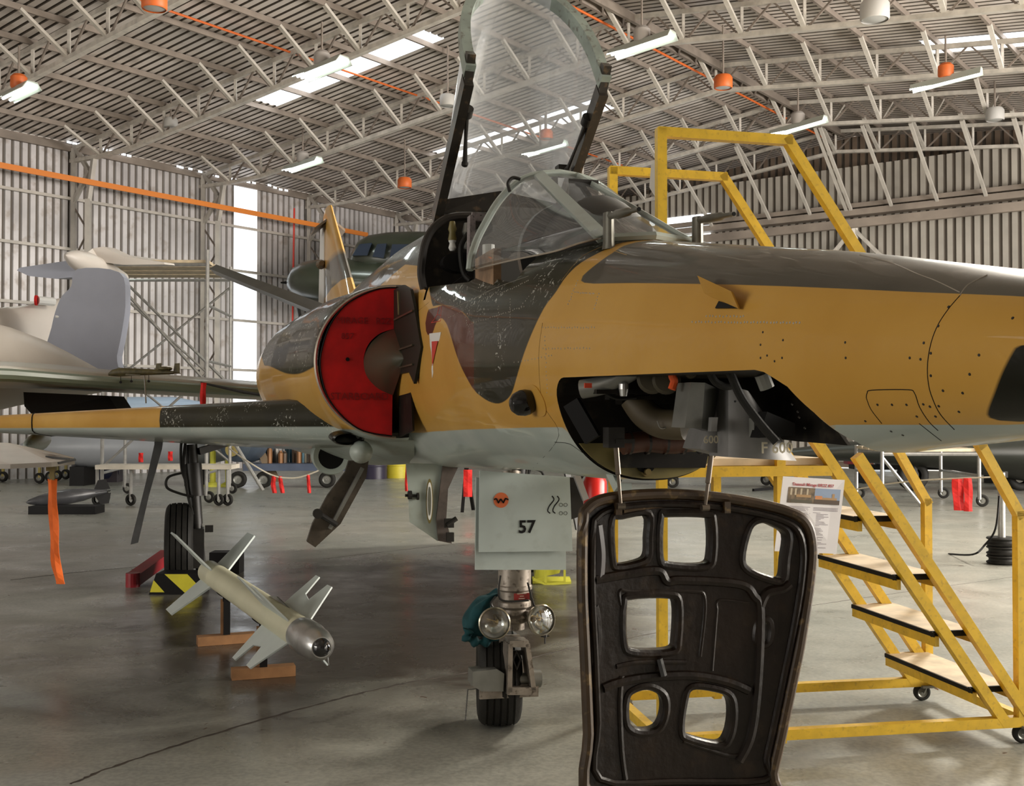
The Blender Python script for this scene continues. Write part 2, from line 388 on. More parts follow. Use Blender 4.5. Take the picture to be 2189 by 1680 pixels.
corr_wall('wall_back_upper', Bp(1.6, 0, 0), BU3, -BD3, 44, LEDGE, 12.0, .30, .07, m_=mat('gable_sheet', (.30, .22, .16), .6, .1, .3, 1.2))
m = MB(); m.box(Bp(-.02, (ua + ub) / 2, (5 + za) / 2), (.03, ub - ua + .3, za - 5), Matrix.Rotation(BANG, 3, 'Z')); struct('window_2', m, mat('bright_opening_sheet', (.9, .95, 1), .5, emit=(.9, .96, 1), estr=1.6))
m = MB(); m.box(Bp(-.02, (u3 + u4) / 2, (6.6 + z3) / 2), (.03, u4 - u3 + .3, z3 - 6.6), Matrix.Rotation(BANG, 3, 'Z')); struct('window_3', m, LIGHTP)
# light through the gap below the sliding doors
for i, (x0, x1) in enumerate([(1270, 1340), (1388, 1500), (1512, 1600), (1612, 1700), (1840, 1880), (1890, 1915)]):
    u0, _ = ew_u(x0, 900); u1, _ = ew_u(x1, 900)
    m = MB(); m.box(Bp(.0, (u0 + u1) / 2, .12), (.03, u1 - u0, .20), Matrix.Rotation(BANG, 3, 'Z')); struct('window_%d' % (4 + i), m, MATS['bright_opening_sheet'])
m = MB(); m.box(Bp(.15, 22, .12), (.05, 44, .26), Matrix.Rotation(BANG, 3, 'Z')); struct('baseboard_back', m, mat('kick_plate', (.22, .17, .13), .7))
# ledge beam of the back wall, with the door track
RB = Matrix.Rotation(BANG, 3, 'Z')
m = MB(); m.box(Bp(.6, 22, LEDGE + .05), (2.2, 44, .22), RB); m.box(Bp(-.45, 22, LEDGE - .35), (.2, 44, .3), RB); m.box(Bp(-.25, 22, LEDGE + .32), (.25, 44, .16), RB)
struct('trim_1', m, mat('ledge_steel', (.36, .30, .25), .6, .2, .3, 1))
# wall bracing on the sliding doors: one post with diagonals every 9 m
for u in (4.2, 11.2, ew_u(1829, 500)[0], ew_u(1829, 500)[0] + 8.2, ew_u(1829, 500)[0] + 16):
    m = MB(); m.bar(Bp(-.2, u, .6), Bp(-.2, u, LEDGE - .4), .22); m.bar(Bp(-.22, u, LEDGE - .5), Bp(-.22, u + 4.1, 3.8), .12); m.bar(Bp(-.22, u, LEDGE - .5), Bp(-.22, u - 4.1, 3.8), .12)
    m.bar(Bp(-.22, u + 4.1, 3.8), Bp(-.22, u + 4.1, 5.9), .10)
    struct('trim_2' if u == 4.2 else 'trim_2', m, WSTEEL)
# walls behind the viewer and on the far right, with their doors standing open
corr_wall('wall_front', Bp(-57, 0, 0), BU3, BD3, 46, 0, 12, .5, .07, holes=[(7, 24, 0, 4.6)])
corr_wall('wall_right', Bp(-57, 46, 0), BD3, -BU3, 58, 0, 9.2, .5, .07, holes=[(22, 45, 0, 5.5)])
# ---- roof
def corr_roof(u0, u1, holes):
    m = MB(); pitch = .26; us = sorted({u0, u1} | {h[2] for h in holes} | {h[3] for h in holes}); k = int(58.6 / pitch)
    for i in range(k):
        t = -56.5 + i * pitch; prof = [(t, 0), (t + pitch * .66, .0), (t + pitch * .74, .05), (t + pitch * .92, .05), (t + pitch, 0)]
        for j in range(len(us) - 1):
            ca, cb = us[j], us[j + 1]
            if any(h[0] <= t + pitch / 2 <= h[1] and h[2] <= (ca + cb) / 2 <= h[3] for h in holes): continue
            A = [Bp(q, ca, roof_z(ca) + e) for q, e in prof]; Bq = [Bp(q, cb, roof_z(cb) + e) for q, e in prof]
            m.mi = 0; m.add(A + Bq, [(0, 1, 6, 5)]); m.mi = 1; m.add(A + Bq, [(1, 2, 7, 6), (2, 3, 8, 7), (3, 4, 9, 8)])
    return m
sky = []
def skyl(c):
    ts = [roof_hit(*q) for q in c]; t0 = sum(q[0] for q in ts) / len(ts); us_ = [q[1] for q in ts]
    return t0, min(us_), max(us_)
s1 = skyl([(582, 225), (905, 65)]); s2 = skyl([(960, 335), (1275, 215)]); t3 = roof_hit(1975, 98); t3b = roof_hit(2175, 85)
HL = [(s1[0] - .62, s1[0] + .62, s1[1], s1[2]), (s2[0] - .62, s2[0] + .62, s2[1], s2[2])]
ts_ = (t3[0] + t3b[0]) / 2; HR = [(ts_ - .7, ts_ + .7, min(t3[1], t3b[1]), max(t3[1], t3b[1]) + 3)]
print('SKY', HL, HR)
extra = [(-44, -42.8, 5, 11), (-50, -48.8, 8, 14)]
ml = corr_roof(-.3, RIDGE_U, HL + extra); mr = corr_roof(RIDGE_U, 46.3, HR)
mr.v, ml.v = mr.v, ml.v
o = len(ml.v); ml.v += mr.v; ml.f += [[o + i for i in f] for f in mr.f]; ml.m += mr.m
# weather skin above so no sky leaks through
ceiling = struct('ceiling', ml, [ROOFM, mat('roof_groove_shade', (.12, .10, .08), .7)])  # roof grooves get a dark colour in place of their shade
SKYP = mat('skylight_sheet', (.92, .95, .98), .5, emit=(.88, .94, 1), estr=2.6)
for i, h in enumerate(HL + HR + extra):
    m = MB(); k = max(2, round((h[1] - h[0]) / .26))
    nseg = max(1, round((h[3] - h[2]) / 1.6))
    for j in range(nseg):
        ca = h[2] + (h[3] - h[2]) * j / nseg; cb = h[2] + (h[3] - h[2]) * (j + 1) / nseg - .02
        for q in range(k):
            ta = h[0] + (h[1] - h[0]) * q / k; tb = ta + (h[1] - h[0]) / k * .97
            vs = [Bp(ta, ca, roof_z(ca) + .03), Bp(tb, ca, roof_z(ca) + .03), Bp(tb, cb, roof_z(cb) + .03), Bp(ta, cb, roof_z(cb) + .03)]
            m.prism(vs, (0, 0, .01))
    struct('window_%d' % (10 + i), m, SKYP)
# purlins: one object each, mesh data shared
PUR = mat('purlin_steel', (.30, .25, .21), .6, .2, .25, 2)
pm = MB(); pm.box((-28 * CAM_SCALE, 0, -.08 * CAM_SCALE), (57, .07, .14)); pme = pm.mesh('purlin', PUR)
NP_ = 11; DU = RIDGE_U / NP_
roofl = [(j * DU, 1) for j in range(0, NP_ + 1)] + [(RIDGE_U + j * DU, 1) for j in range(1, 17)]
for u, _ in roofl:
    p = link('purlin', pme, ceiling); p.matrix_world = Matrix.Translation(Bp(-.3, u, roof_z(u) - .01)) @ Matrix.Rotation(BANG, 4, 'Z')
# heavy twin ridge beam
m = MB()
for du in (-.16, .16): m.bar(Bp(0, RIDGE_U + du, roof_z(RIDGE_U) - .28), Bp(-56, RIDGE_U + du, roof_z(RIDGE_U) - .28), .10, .2)
for k in range(56): m.bar(Bp(-k, RIDGE_U - .16, roof_z(RIDGE_U) - .36), Bp(-k - .5, RIDGE_U + .16, roof_z(RIDGE_U) - .36), .05)
ob('ridge_beam', m, PUR, ceiling)
m = MB(); m.tube([Bp(-.5, RIDGE_U - .4, roof_z(RIDGE_U) - .42), Bp(-56, RIDGE_U - .4, roof_z(RIDGE_U) - .42)], .035, 6)
ob('cable_conduit', m, ORANGE, ceiling, label='thin orange conduit under the ridge')
m = MB(); m.tube([Bp(-.5, 10.2, roof_z(10.2) - .2), Bp(-56, 10.2, roof_z(10.2) - .2)], .03, 6); ob('cable_conduit', m, ORANGE, ceiling, label='thin orange conduit along a purlin')
# trusses
TD = .85
def bot_z(u): return roof_z(u) - .12 - TD * min(1, .55 + u / 6)
MB.wk = 1
unit = MB().box((0, 0, .5), (.053, .053, 1)).mesh('strut', WSTEEL)
unit2 = MB().box((0, 0, .5), (.034, .034, 1)).mesh('thin_strut', PUR)
unit3 = MB().box((0, 0, .5), (.084, .053, 1)).mesh('brace', WSTEEL); MB.wk = CAM_SCALE
def member(name, me, a, b, parent):
    d = b - a; o = link(name, me, parent)
    o.matrix_world = Matrix.Translation(a) @ d.to_track_quat('Z', 'Y').to_matrix().to_4x4() @ Matrix.Diagonal((1, 1, d.length, 1)); return o
UMAX = RIDGE_U + 16 * DU
for k, t in enumerate([-.4, -5, -10, -15, -20, -25, -30, -35, -41]):
    m = MB(); nodes = [j * DU for j in range(0, 28)]
    for a, b in zip(nodes[:-1], nodes[1:]):
        m.bar(Bp(t, a, roof_z(a) - .22), Bp(t, b, roof_z(b) - .22), .10, .12)
        m.bar(Bp(t, a, bot_z(a)), Bp(t, b, bot_z(b)), .16, .11)
    tr = ob('roof_truss', m, WSTEEL, ceiling)
    for j, u in enumerate(nodes):
        if k == 8 and u > 24: break
        member('strut', unit, Bp(t, u, bot_z(u)), Bp(t, u, roof_z(u) - .2), tr)
        if j < 27:
            um = u + DU / 2; member('thin_strut', unit2, Bp(t, u + .05, bot_z(u)), Bp(t, um, roof_z(um) - .22), tr); member('thin_strut', unit2, Bp(t, um, roof_z(um) - .22), Bp(t, u + DU - .05, bot_z(u + DU)), tr)
        # fly brace from the bottom chord up to the purlin, towards the camera end
        if 0 < j < 27 and t < -1: member('fly_brace', unit3, Bp(t, u, bot_z(u) + .02), Bp(t - 1.25, u, roof_z(u) - .12), tr)
        if t == -5 and 2 < j: member('fly_brace', unit3, Bp(t, u, bot_z(u) + .02), Bp(t + 1.1, u, roof_z(u) - .12), tr)
        if t > -1 and j % 1 == 0: member('fly_brace', unit3, Bp(t, u, bot_z(u) - .02), Bp(t - 1.6, u, roof_z(u) - .12), tr)
# long braces from the roof down to the ledge of the back wall
for (xa, ya, xb, yb) in [(1487, 296, 1526, 375), (1574, 296, 1649, 422), (1677, 303, 1735, 399), (1724, 202, 1822, 378), (1716, 215, 1812, 378), (1836, 245, 1908, 379), (1937, 245, 2006, 382), (2045, 240, 2110, 382), (2150, 240, 2215, 382)]:
    hb = plane_hit(xb, yb, Bp(-.3, 0, 0), BD3); ha = plane_hit(xa, ya, Bp(-3.2, 0, 0), BD3)
    ub_ = (Vector((hb.x, hb.y)) - BC).dot(BU) / CAM_SCALE
    member('long_brace', unit3, Bp(-.3, ub_, LEDGE), Bp(-3.4, ub_ , roof_z(ub_) - .7), ceiling)
# columns on the left wall: a thing is the setting's own trim, with lattice struts as parts
COLM = mat('column_steel', (.55, .51, .46), .55, .1, .2, 2)
for i, t in enumerate([-30, -25, -20, -15, -10, -5, -.6]):
    m = MB()
    for du in (.15, .95): m.bar(Bp(t, du, 0), Bp(t, du, EAVE_Z - (1.9 if du > .5 else .2)), .22 if du > .5 else .16, .14)
    m.bar(Bp(t, .15, EAVE_Z - .1), Bp(t, .95, EAVE_Z - 1.0), .12); m.bar(Bp(t, .15, EAVE_Z - 1.9), Bp(t, 1.0, EAVE_Z - 1.0), .12)
    m.bar(Bp(t, .95, EAVE_Z - 1.95), Bp(t, 1.25, bot_z(1.2)), .14)
    c = struct('trim_%d' % (3 + i), m, COLM)
    z = .4; s = 0
    while z < EAVE_Z - 2.6:
        member('lattice_strut', unit2, Bp(t, .15 if s else .95, z), Bp(t, .95 if s else .15, z + .85), c); z += .85; s ^= 1
# girts along the left wall
for z in (1.3, 3.1, 4.9, 6.7, 8.3):
    m = MB(); m.bar(Bp(-57, .10, z), Bp(-.2, .10, z), .10, .09); g = struct('trim_%d' % int(10 + z), m, COLM)
m = MB(); m.bar(Bp(-57, .08, EAVE_Z - .2), Bp(-.2, .08, EAVE_Z - .2), .12, .2); struct('trim_20', m, PUR)
# spots of daylight between the top of the wall and the roof
for i, (x, y) in enumerate([(148, 304), (160, 307), (172, 309), (225, 320), (238, 323), (251, 327), (264, 330), (276, 333), (382, 356), (388, 358), (407, 361), (428, 367), (440, 370), (452, 373), (464, 377), (494, 382), (507, 385), (519, 387), (531, 389), (543, 391), (576, 396), (588, 401), (600, 405), (612, 407)]):
    h = plane_hit(x, y, Bp(0, .2, 0), BU3); m = MB(); m.box(h, (.16, .02, .07), RB); ob('daylight_gap', m, LIGHTP, bpy.data.objects['wall_left'])
# orange crane rail along the left wall, red drop pipe
m = MB(); pa = plane_hit(22, 357, Bp(0, 1.25, 0), BU3); pb = plane_hit(786, 502, Bp(0, 1.25, 0), BU3)
d = (pb - pa).normalized(); m.bar(pa - d * 12, pb, .05, .17)
rail = ob('crane_rail', m, mat('rail_orange', (.85, .26, .04), .5), loc=pa); tag(rail, 'long orange rail running the length of the left wall', 'rail')
m = MB()
pc = plane_hit(629, 445, Bp(0, .6, 0), BU3); pd = plane_hit(624, 780, Bp(0, .6, 0), BU3)
m.tube([pc, pd], .035, 8); tag(ob('drop_pipe', m, mat('red_pipe', (.7, .04, .02), .5), loc=pd), 'thin red vertical pipe on the left wall beside the lit strip window', 'pipe')
MB.wk = 1.0
# ================================================================ THE FIGHTER (local frame: x forward, y to port, z up)
jet = root('fighter_jet', None, 'tan and dark green camouflaged fighter jet with raised canopy, filling the middle', 'aircraft', M=AM)
ST = [-10.6, -9.5, -8, -6, -4, -2.5, -1.2, -.2, .2, .5, 1.1, 1.6, 2.1, 2.6, 3.1, 3.6, 4.1, 4.5, 4.7]
HW = [.42, .5, .55, .52, .48, .46, .44, .43, .425, .42, .40, .36, .31, .265, .22, .175, .12, .06, .02]
TP = [2.15, 2.3, 2.45, 2.6, 2.66, 2.68, 2.62, 2.50, 2.46, 2.30, 2.15, 2.104, 2.027, 1.94, 1.855, 1.754, 1.66, 1.60, 1.57]
BT = [1.3, 1.2, 1.15, 1.15, 1.15, 1.15, 1.19, 1.227, 1.24, 1.259, 1.273, 1.276, 1.297, 1.35, 1.404, 1.454, 1.49, 1.52, 1.55]
NT = [2, 2, 2, 1.7, 1.6, 1.5, 1.55, 1.8, 2.0, 2.2, 2.3, 2.3, 2.3, 2.3, 2.3, 2.2, 2.1, 2, 2]
def sec(s): return [interp(s, ST, q) for q in (HW, TP, BT, NT)]
def smooth_sec(s):
    a = sec(s - .15); b = sec(s); c = sec(s + .15); return [(x + 2 * y + z) / 4 for x, y, z in zip(a, b, c)]
def fus_pt(s, th, k=1.0):
    h, t, b, n = smooth_sec(s) if s < 4.4 else sec(s); zc = (t + b) / 2; hz = (t - b) / 2
    c, sn = math.cos(th), math.sin(th); nn = n if c > 0 else 2.3
    return Vector((s, -h * k * math.copysign(abs(sn) ** (2 / nn), sn), zc + hz * k * math.copysign(abs(c) ** (2 / nn), c)))
def zc(s): h, t, b, n = smooth_sec(s); return (t + b) / 2, h, (t - b) / 2
fs_ = [-10.6 + i * .12 for i in range(int(8.4 / .12))]
fs_ += [fs_[-1] + .12 + i * .035 for i in range(int((4.7 - fs_[-1] - .1) / .035))]; fs_.append(4.7)
NA = 112
fm_ = MB(); fm_.loft([[fus_pt(s, 2 * PI * (k + .5) / NA) for k in range(NA)] for s in fs_])
bvh = BVHTree.FromPolygons([tuple(v) for v in fm_.v], fm_.f)
def hit(px, py):
    o = AMI @ O0; r = (AMI.to_3x3() @ ray(px, py)).normalized(); h = bvh.ray_cast(o, r)
    if h[0] is None: return None
    return h[0], h[1]
def sth(p):
    z0, h, hz = zc(p.x); return (p.x, math.atan2(abs(p.y) / h, (p.z - z0) / hz))
def poly_on(pxs, n=5, closed=True):
    pts = smoothpoly([Vector((x, y, 0)) for x, y in pxs], n, closed) if n > 1 else [Vector((x, y, 0)) for x, y in pxs]
    out = []
    for q in pts:
        h = hit(q.x, q.y)
        if h: out.append(sth(h[0]))
    return out
def sdist(p, poly):
    d = 1e9; ins = False; n = len(poly)
    for i in range(n):
        a, b = poly[i], poly[(i + 1) % n]; ex, ey = b[0] - a[0], b[1] - a[1]; wx, wy = p[0] - a[0], p[1] - a[1]
        t = max(0, min(1, (wx * ex + wy * ey) / (ex * ex + ey * ey + 1e-12))); dx, dy = wx - ex * t, wy - ey * t
        d = min(d, dx * dx + dy * dy)
        if (a[1] > p[1]) != (b[1] > p[1]) and p[0] < (b[0] - a[0]) * (p[1] - a[1]) / (b[1] - a[1] + 1e-12) + a[0]: ins = not ins
    return math.sqrt(d) if ins else -math.sqrt(d)
sw = poly_on([(1318, 522), (1246, 559), (1210, 592), (1188, 625), (1164, 657), (1138, 710), (1118, 762), (1105, 805), (1092, 844), (1069, 862), (1043, 857), (1014, 836)], 6, False)
br_l = poly_on([(1014, 836), (994, 801), (978, 765), (965, 723), (955, 693), (943, 680), (931, 693), (925, 712), (914, 716)], 6, False)
br_r = poly_on([(1014, 830), (1013, 700), (1007, 688), (981, 660), (948, 652), (925, 655)], 6, False)
GRN = sw + poly_on([(1013, 820), (1013, 700), (1007, 688), (981, 660), (948, 652), (925, 655)], 6, False) + [(.0, 1.0), (-.3, -.3), (sw[0][0], -.3)]
BRN = br_l + poly_on([(908, 700), (915, 662), (948, 651), (981, 657), (1012, 690), (1030, 720), (1030, 845)], 1)
topl = poly_on([(1330, 527), (1262, 575), (1245, 604), (1350, 605), (1500, 607), (1650, 611), (1800, 617), (1950, 624), (2080, 629), (2175, 633)], 3, False)
TOPB = topl + [(4.8, topl[-1][1]), (4.8, -.3), (topl[0][0], -.3)]
grl = poly_on([(905, 925), (1000, 918), (1100, 915), (1195, 913), (1760, 908), (1900, 908), (2050, 908), (2170, 908)], 2, False)
GRY = [(-10.7, grl[0][1])] + grl + [(4.8, grl[-1][1]), (4.8, 3.3), (-10.7, 3.3)]
WINP = poly_on([(2174, 738), (2160, 760), (2140, 800), (2125, 840), (2112, 875), (2112, 890), (2130, 898), (2172, 902)], 4, False)
WINP = WINP + [(4.35, WINP[-1][1]), (4.35, WINP[0][1] - .1)]
BACK1 = [(-9.6, -.3), (-8.2, 1.2), (-6.9, .9), (-6.4, -.3)]
BACK2 = [(-4.2, -.3), (-3.6, .8), (-2.0, 1.0), (-1.0, .8), (-.4, .9), (.25, 1.0), (.25, -.3)]
print('MAPPED', len(GRN), len(BRN), len(TOPB), len(GRY), len(WINP), 'ring', hit(1985, 750)[0])
def camo_attrs(me, fn):
    names = ['a_green', 'a_brown', 'a_top', 'a_grey', 'a_win']; arr = {k: [] for k in names}
    for v in me.vertices:
        for k, val in zip(names, fn(v.co)): arr[k].append(val)
    for k in names:
        at = me.attributes.new(k, 'FLOAT', 'POINT'); at.data.foreach_set('value', arr[k])
def camo_mat():
    m = bpy.data.materials.new('camouflage_paint'); m.use_nodes = True; nt = m.node_tree; n = nt.nodes; b = n['Principled BSDF']; L = nt.links.new
    tc = n.new('ShaderNodeTexCoord')
    def noise(sc, det=6, dist=0):
        z = n.new('ShaderNodeTexNoise'); z.inputs['Scale'].default_value = sc; z.inputs['Detail'].default_value = det; z.inputs['Distortion'].default_value = dist; L(tc.outputs['Object'], z.inputs['Vector']); return z.outputs['Fac']
    def two(f, c0, c1, a=.35, b_=.65):
        r = n.new('ShaderNodeValToRGB'); e = r.color_ramp.elements; e[0].position = a; e[1].position = b_; e[0].color = (*c0, 1); e[1].color = (*c1, 1); L(f, r.inputs['Fac']); return r.outputs['Color']
    col = two(noise(1.6), (.53, .285, .052), (.63, .365, .085))
    def layer(at, c, prev, soft=.004):
        a = n.new('ShaderNodeAttribute'); a.attribute_name = at
        mr = n.new('ShaderNodeMapRange'); mr.inputs[1].default_value = -soft; mr.inputs[2].default_value = soft; L(a.outputs['Fac'], mr.inputs[0])
        x = n.new('ShaderNodeMix'); x.data_type = 'RGBA'; L(mr.outputs[0], x.inputs['Factor']); L(prev, x.inputs['A']); L(c, x.inputs['B']); return x.outputs['Result'], mr.outputs[0]
    col, _ = layer('a_brown', two(noise(4), (.07, .015, .006), (.10, .024, .009)), col)
    col, _ = layer('a_green', two(noise(3), (.013, .013, .006), (.028, .026, .012)), col)
    col, _ = layer('a_top', two(noise(2.2), (.065, .058, .046), (.11, .10, .08)), col)
    col, _ = layer('a_grey', two(noise(3), (.36, .41, .38), (.44, .48, .44)), col)
    col, wf = layer('a_win', two(noise(3), (.010, .010, .006), (.014, .014, .010)), col)
    # chipped paint: pale flecks in the dark areas near the cockpit
    ag = n.new('ShaderNodeAttribute'); ag.attribute_name = 'a_green'
    nz = noise(55, 4, .8); mr = n.new('ShaderNodeMapRange'); mr.inputs[1].default_value = .61; mr.inputs[2].default_value = .65; L(nz, mr.inputs[0])
    n2 = noise(4.5, 2); mr2 = n.new('ShaderNodeMapRange'); mr2.inputs[1].default_value = .47; mr2.inputs[2].default_value = .56; L(n2, mr2.inputs[0])
    mg = n.new('ShaderNodeMapRange'); mg.inputs[1].default_value = 0; mg.inputs[2].default_value = .02; L(ag.outputs['Fac'], mg.inputs[0])
    k1 = n.new('ShaderNodeMath'); k1.operation = 'MULTIPLY'; L(mr.outputs[0], k1.inputs[0]); L(mr2.outputs[0], k1.inputs[1])
    k2 = n.new('ShaderNodeMath'); k2.operation = 'MULTIPLY'; L(k1.outputs[0], k2.inputs[0]); L(mg.outputs[0], k2.inputs[1])
    x = n.new('ShaderNodeMix'); x.data_type = 'RGBA'; L(k2.outputs[0], x.inputs['Factor']); L(col, x.inputs['A']); x.inputs['B'].default_value = (.55, .55, .50, 1)
    L(x.outputs['Result'], b.inputs['Base Color'])
    b.inputs['Roughness'].default_value = .36; b.inputs['Specular IOR Level'].default_value = .10; b.inputs['Coat Weight'].default_value = .28; b.inputs['Coat Roughness'].default_value = .03
    bp = n.new('ShaderNodeBump'); bp.inputs['Strength'].default_value = .10; bp.inputs['Distance'].default_value = .02; L(noise(2.4, 3, .3), bp.inputs['Height'])
    b2 = n.new('ShaderNodeBump'); b2.inputs['Strength'].default_value = .10; b2.inputs['Distance'].default_value = .001; L(noise(120, 2), b2.inputs['Height']); L(bp.outputs[0], b2.inputs['Normal'])
    L(b2.outputs[0], b.inputs['Normal']); L(bp.outputs[0], b.inputs['Coat Normal']); return m
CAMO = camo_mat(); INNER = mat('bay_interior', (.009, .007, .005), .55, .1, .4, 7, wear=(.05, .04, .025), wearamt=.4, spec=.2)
def fus_fn(co):
    s, t = sth(co)
    d = lambda P_, far=.5: sdist((s, t), P_)
    g = max(d(GRN), d(BACK2), d(BACK1)) if s > -10.3 else -.5
    return (g, d(BRN) if .1 < s < 1.6 else -.5, d(TOPB) if s > .8 else -.5, d(GRY), d(WINP) if s > 3.2 else -.5)
fme = fm_.mesh('fuselage', [CAMO, INNER], smooth=True, angle=50)
camo_attrs(fme, fus_fn)
fus = link('fuselage', fme, jet)
# ---- cut the camera bay and the cockpit out of the solid hull
def cutter(poly_sz, y0, y1):
    m = MB(); m.mi = 1; m.prism([(s, y0, z) for s, z in poly_sz], (0, y1 - y0, 0)); return m
SR = 1.96
ztop = AL(1400, 787, .31).z
p_a = AL(1600, 788, .26); p_b = AL(1640, 826, .25); p_c = AL(1680, 882, .24); p_d = AL(1742, 946, .20); p_e = AL(1800, 973, .12)
print('BAY', ztop, p_a, p_b, p_c, p_d, p_e)
rr = .07
bay = [(SR, 1.0), (SR, ztop - rr)] + [(SR + rr * (1 - math.cos(a * PI / 12)), ztop - rr * (1 - math.sin(a * PI / 12))) for a in range(1, 7)] + [(p_a.x - .05, p_a.z), (p_a.x - .015, p_a.z - .006), (p_a.x + .02, p_a.z - .02), (p_b.x, p_b.z), (p_c.x, p_c.z), (p_d.x, p_d.z), (p_e.x + .02, p_e.z), (p_e.x + .3, 1.0)]
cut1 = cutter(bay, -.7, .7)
sill = [AL(x, y, .36) for x, y in [(905, 619), (962, 613), (975, 603), (1003, 578)]]
print('SILL', sill)
ck = [(.20, 2.9), (.20, 1.55), (1.75, 1.55), (1.75, 1.93), (1.16, sill[3].z - .0), (.98, sill[3].z - .005), (.86, sill[1].z), (.26, sill[0].z), (.26, 2.9)]
ck = [(.20, 3.2), (.20, 2.02), (.24, 2.02), (.24, sill[0].z - .02), (.85, sill[1].z - .01), (1.02, sill[3].z - .01), (1.10, 3.2)]
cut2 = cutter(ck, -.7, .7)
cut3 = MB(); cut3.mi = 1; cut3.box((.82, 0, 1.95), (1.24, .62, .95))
def boolean(o, cm):
    me = cm.mesh('cut', [CAMO, INNER]); c = bpy.data.objects.new('cut', me); COL.objects.link(c); c.matrix_world = AM
    md = o.modifiers.new('b', 'BOOLEAN'); md.object = c; md.operation = 'DIFFERENCE'; md.solver = 'EXACT'
    bpy.context.view_layer.update(); dg = bpy.context.evaluated_depsgraph_get()
    nm = bpy.data.meshes.new_from_object(o.evaluated_get(dg), preserve_all_data_layers=True, depsgraph=dg)
    o.modifiers.clear(); old = o.data; o.data = nm; bpy.data.meshes.remove(old); nm.name = o.name
    bpy.data.objects.remove(c); bpy.data.meshes.remove(me)
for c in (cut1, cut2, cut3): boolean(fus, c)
fus['label'] = 'camouflaged fuselage with open camera bay'
print('FUS', len(fus.data.polygons))
def raised(px_poly, off, name, m, n=4, closed=True, thick=.004, smooth=True):
    """thin panel lying on the hull"""
    pts = [(smoothpoly([Vector((x, y, 0)) for x, y in px_poly], n, True) if n > 1 else [Vector((x, y, 0)) for x, y in px_poly])][0]
    hs = [hit(q.x, q.y) for q in pts]; hs = [h for h in hs if h]
    top = [h[0] + h[1] * (off + thick) for h in hs]; bot = [h[0] + h[1] * off for h in hs]
    c = sum((v for v in top), Vector()) / len(top); hc = bvh.find_nearest(c); cc = hc[0] + hc[1] * (off + thick)
    mb = MB(); k = len(top); mb.add(top + bot + [cc], [(i, (i + 1) % k, 2 * k) for i in range(k)] + [(i, (i + 1) % k, k + (i + 1) % k, k + i) for i in range(k)])
    return ob(name, mb, m, jet, local=True)
def seam(pxs, name='panel_seam', r=.001, m=None, n=5, off=0.0):
    pts = smoothpoly([Vector((x, y, 0)) for x, y in pxs], n, False); hs = [hit(q.x, q.y) for q in pts]; hs = [h[0] + h[1] * off for h in hs if h]
    mb = MB(); mb.tube(hs, r, 5); return ob(name, mb, m or BLACK, jet, local=True)
seam([(2052, 632), (2028, 660), (2005, 695), (1990, 735), (1983, 780), (1985, 820), (1993, 850), (2010, 885), (2040, 918)])
seam([(2052, 632), (2066, 612), (2085, 600), (2110, 588)], r=.0012, m=mat('seal_pale', (.36, .31, .25), .6))
seam([(1838, 545), (1900, 560), (1960, 585), (2000, 600), (2052, 625)], r=.0012, m=MATS['seal_pale'])
seam([(1965, 905), (1990, 925), (2012, 942)])
seam([(1852, 850), (1854, 840), (1864, 834), (1940, 833), (1955, 840), (1966, 870), (1985, 900), (2005, 920)])
seam([(1852, 850), (1862, 875), (1885, 905)], r=.001)
seam([(1140, 1000), (1195, 930), (1160, 860), (1152, 760), (1160, 690)], r=.0008)
seam([(1186, 945), (1215, 948), (1235, 960), (1290, 1000)], r=.0012)
seam([(1008, 577), (960, 612), (890, 668)], r=.0007, m=BLACK)
seam([(965, 660), (1010, 640), (1060, 615), (1130, 590)], r=.0007, m=mat('worn_edge', (.35, .33, .28), .5))
for q in ([(1340, 545), (1310, 535), (1300, 526), (1280, 530), (1240, 552), (1200, 600)],): seam(q, r=.0009, m=mat('camo_edge_tan', (.45, .27, .08), .4))
sc = MB()
for x, y in [(2028, 656), (2006, 697), (1975, 733), (1990, 755), (1968, 768), (1990, 803), (2016, 835), (2058, 840), (2073, 800), (2093, 759), (2050, 880), (2000, 890), (1988, 869), (2007, 868), (1974, 864), (1960, 890), (1876, 865), (1907, 865), (1938, 865), (1631, 710), (1626, 737), (1674, 727), (1807, 732), (1808, 765), (1640, 760), (1672, 765), (1626, 765), (1656, 772), (1693, 864), (1705, 880), (1708, 892), (1720, 915), (1850, 900), (1945, 765), (2165, 680), (1905, 922), (1930, 930)]:
    h = hit(x, y)
    if h: sc.lathe([(0, .001), (.0024, .001), (.0028, -.001)], h[0], h[1], 8)
o = ob('nose_screws', sc, DARKM, jet, local=True); o['kind'] = 'stuff'
rv = MB()
def rivrow(x0, y0, x1, y1, n):
    for i in range(n):
        h = hit(x0 + (x1 - x0) * i / (n - 1) + R.uniform(-1, 1), y0 + (y1 - y0) * i / (n - 1) + R.uniform(-1, 1))
        if h: rv.lathe([(0, .0014), (.0022, .001), (.003, -.0005)], h[0], h[1], 6)
for q in [(960, 680, 1060, 625, 24), (1000, 695, 1120, 655, 26), (1065, 630, 1130, 600, 16), (985, 655, 1010, 720, 12), (1090, 640, 1092, 700, 12), (1065, 655, 1065, 740, 14), (1110, 660, 1165, 590, 14), (1230, 625, 1270, 628, 12), (1480, 688, 1710, 690, 34), (1160, 700, 1270, 700, 20), (1165, 720, 1170, 840, 14), (1160, 745, 1260, 744, 16), (1235, 600, 1215, 650, 10), (1280, 628, 1270, 660, 6), (1510, 676, 1590, 676, 12), (1100, 775, 1180, 760, 12)]: rivrow(*q)
o = ob('rivets', rv, mat('bare_rivet', (.5, .47, .42), .35, .6), jet, local=True); o['kind'] = 'stuff'
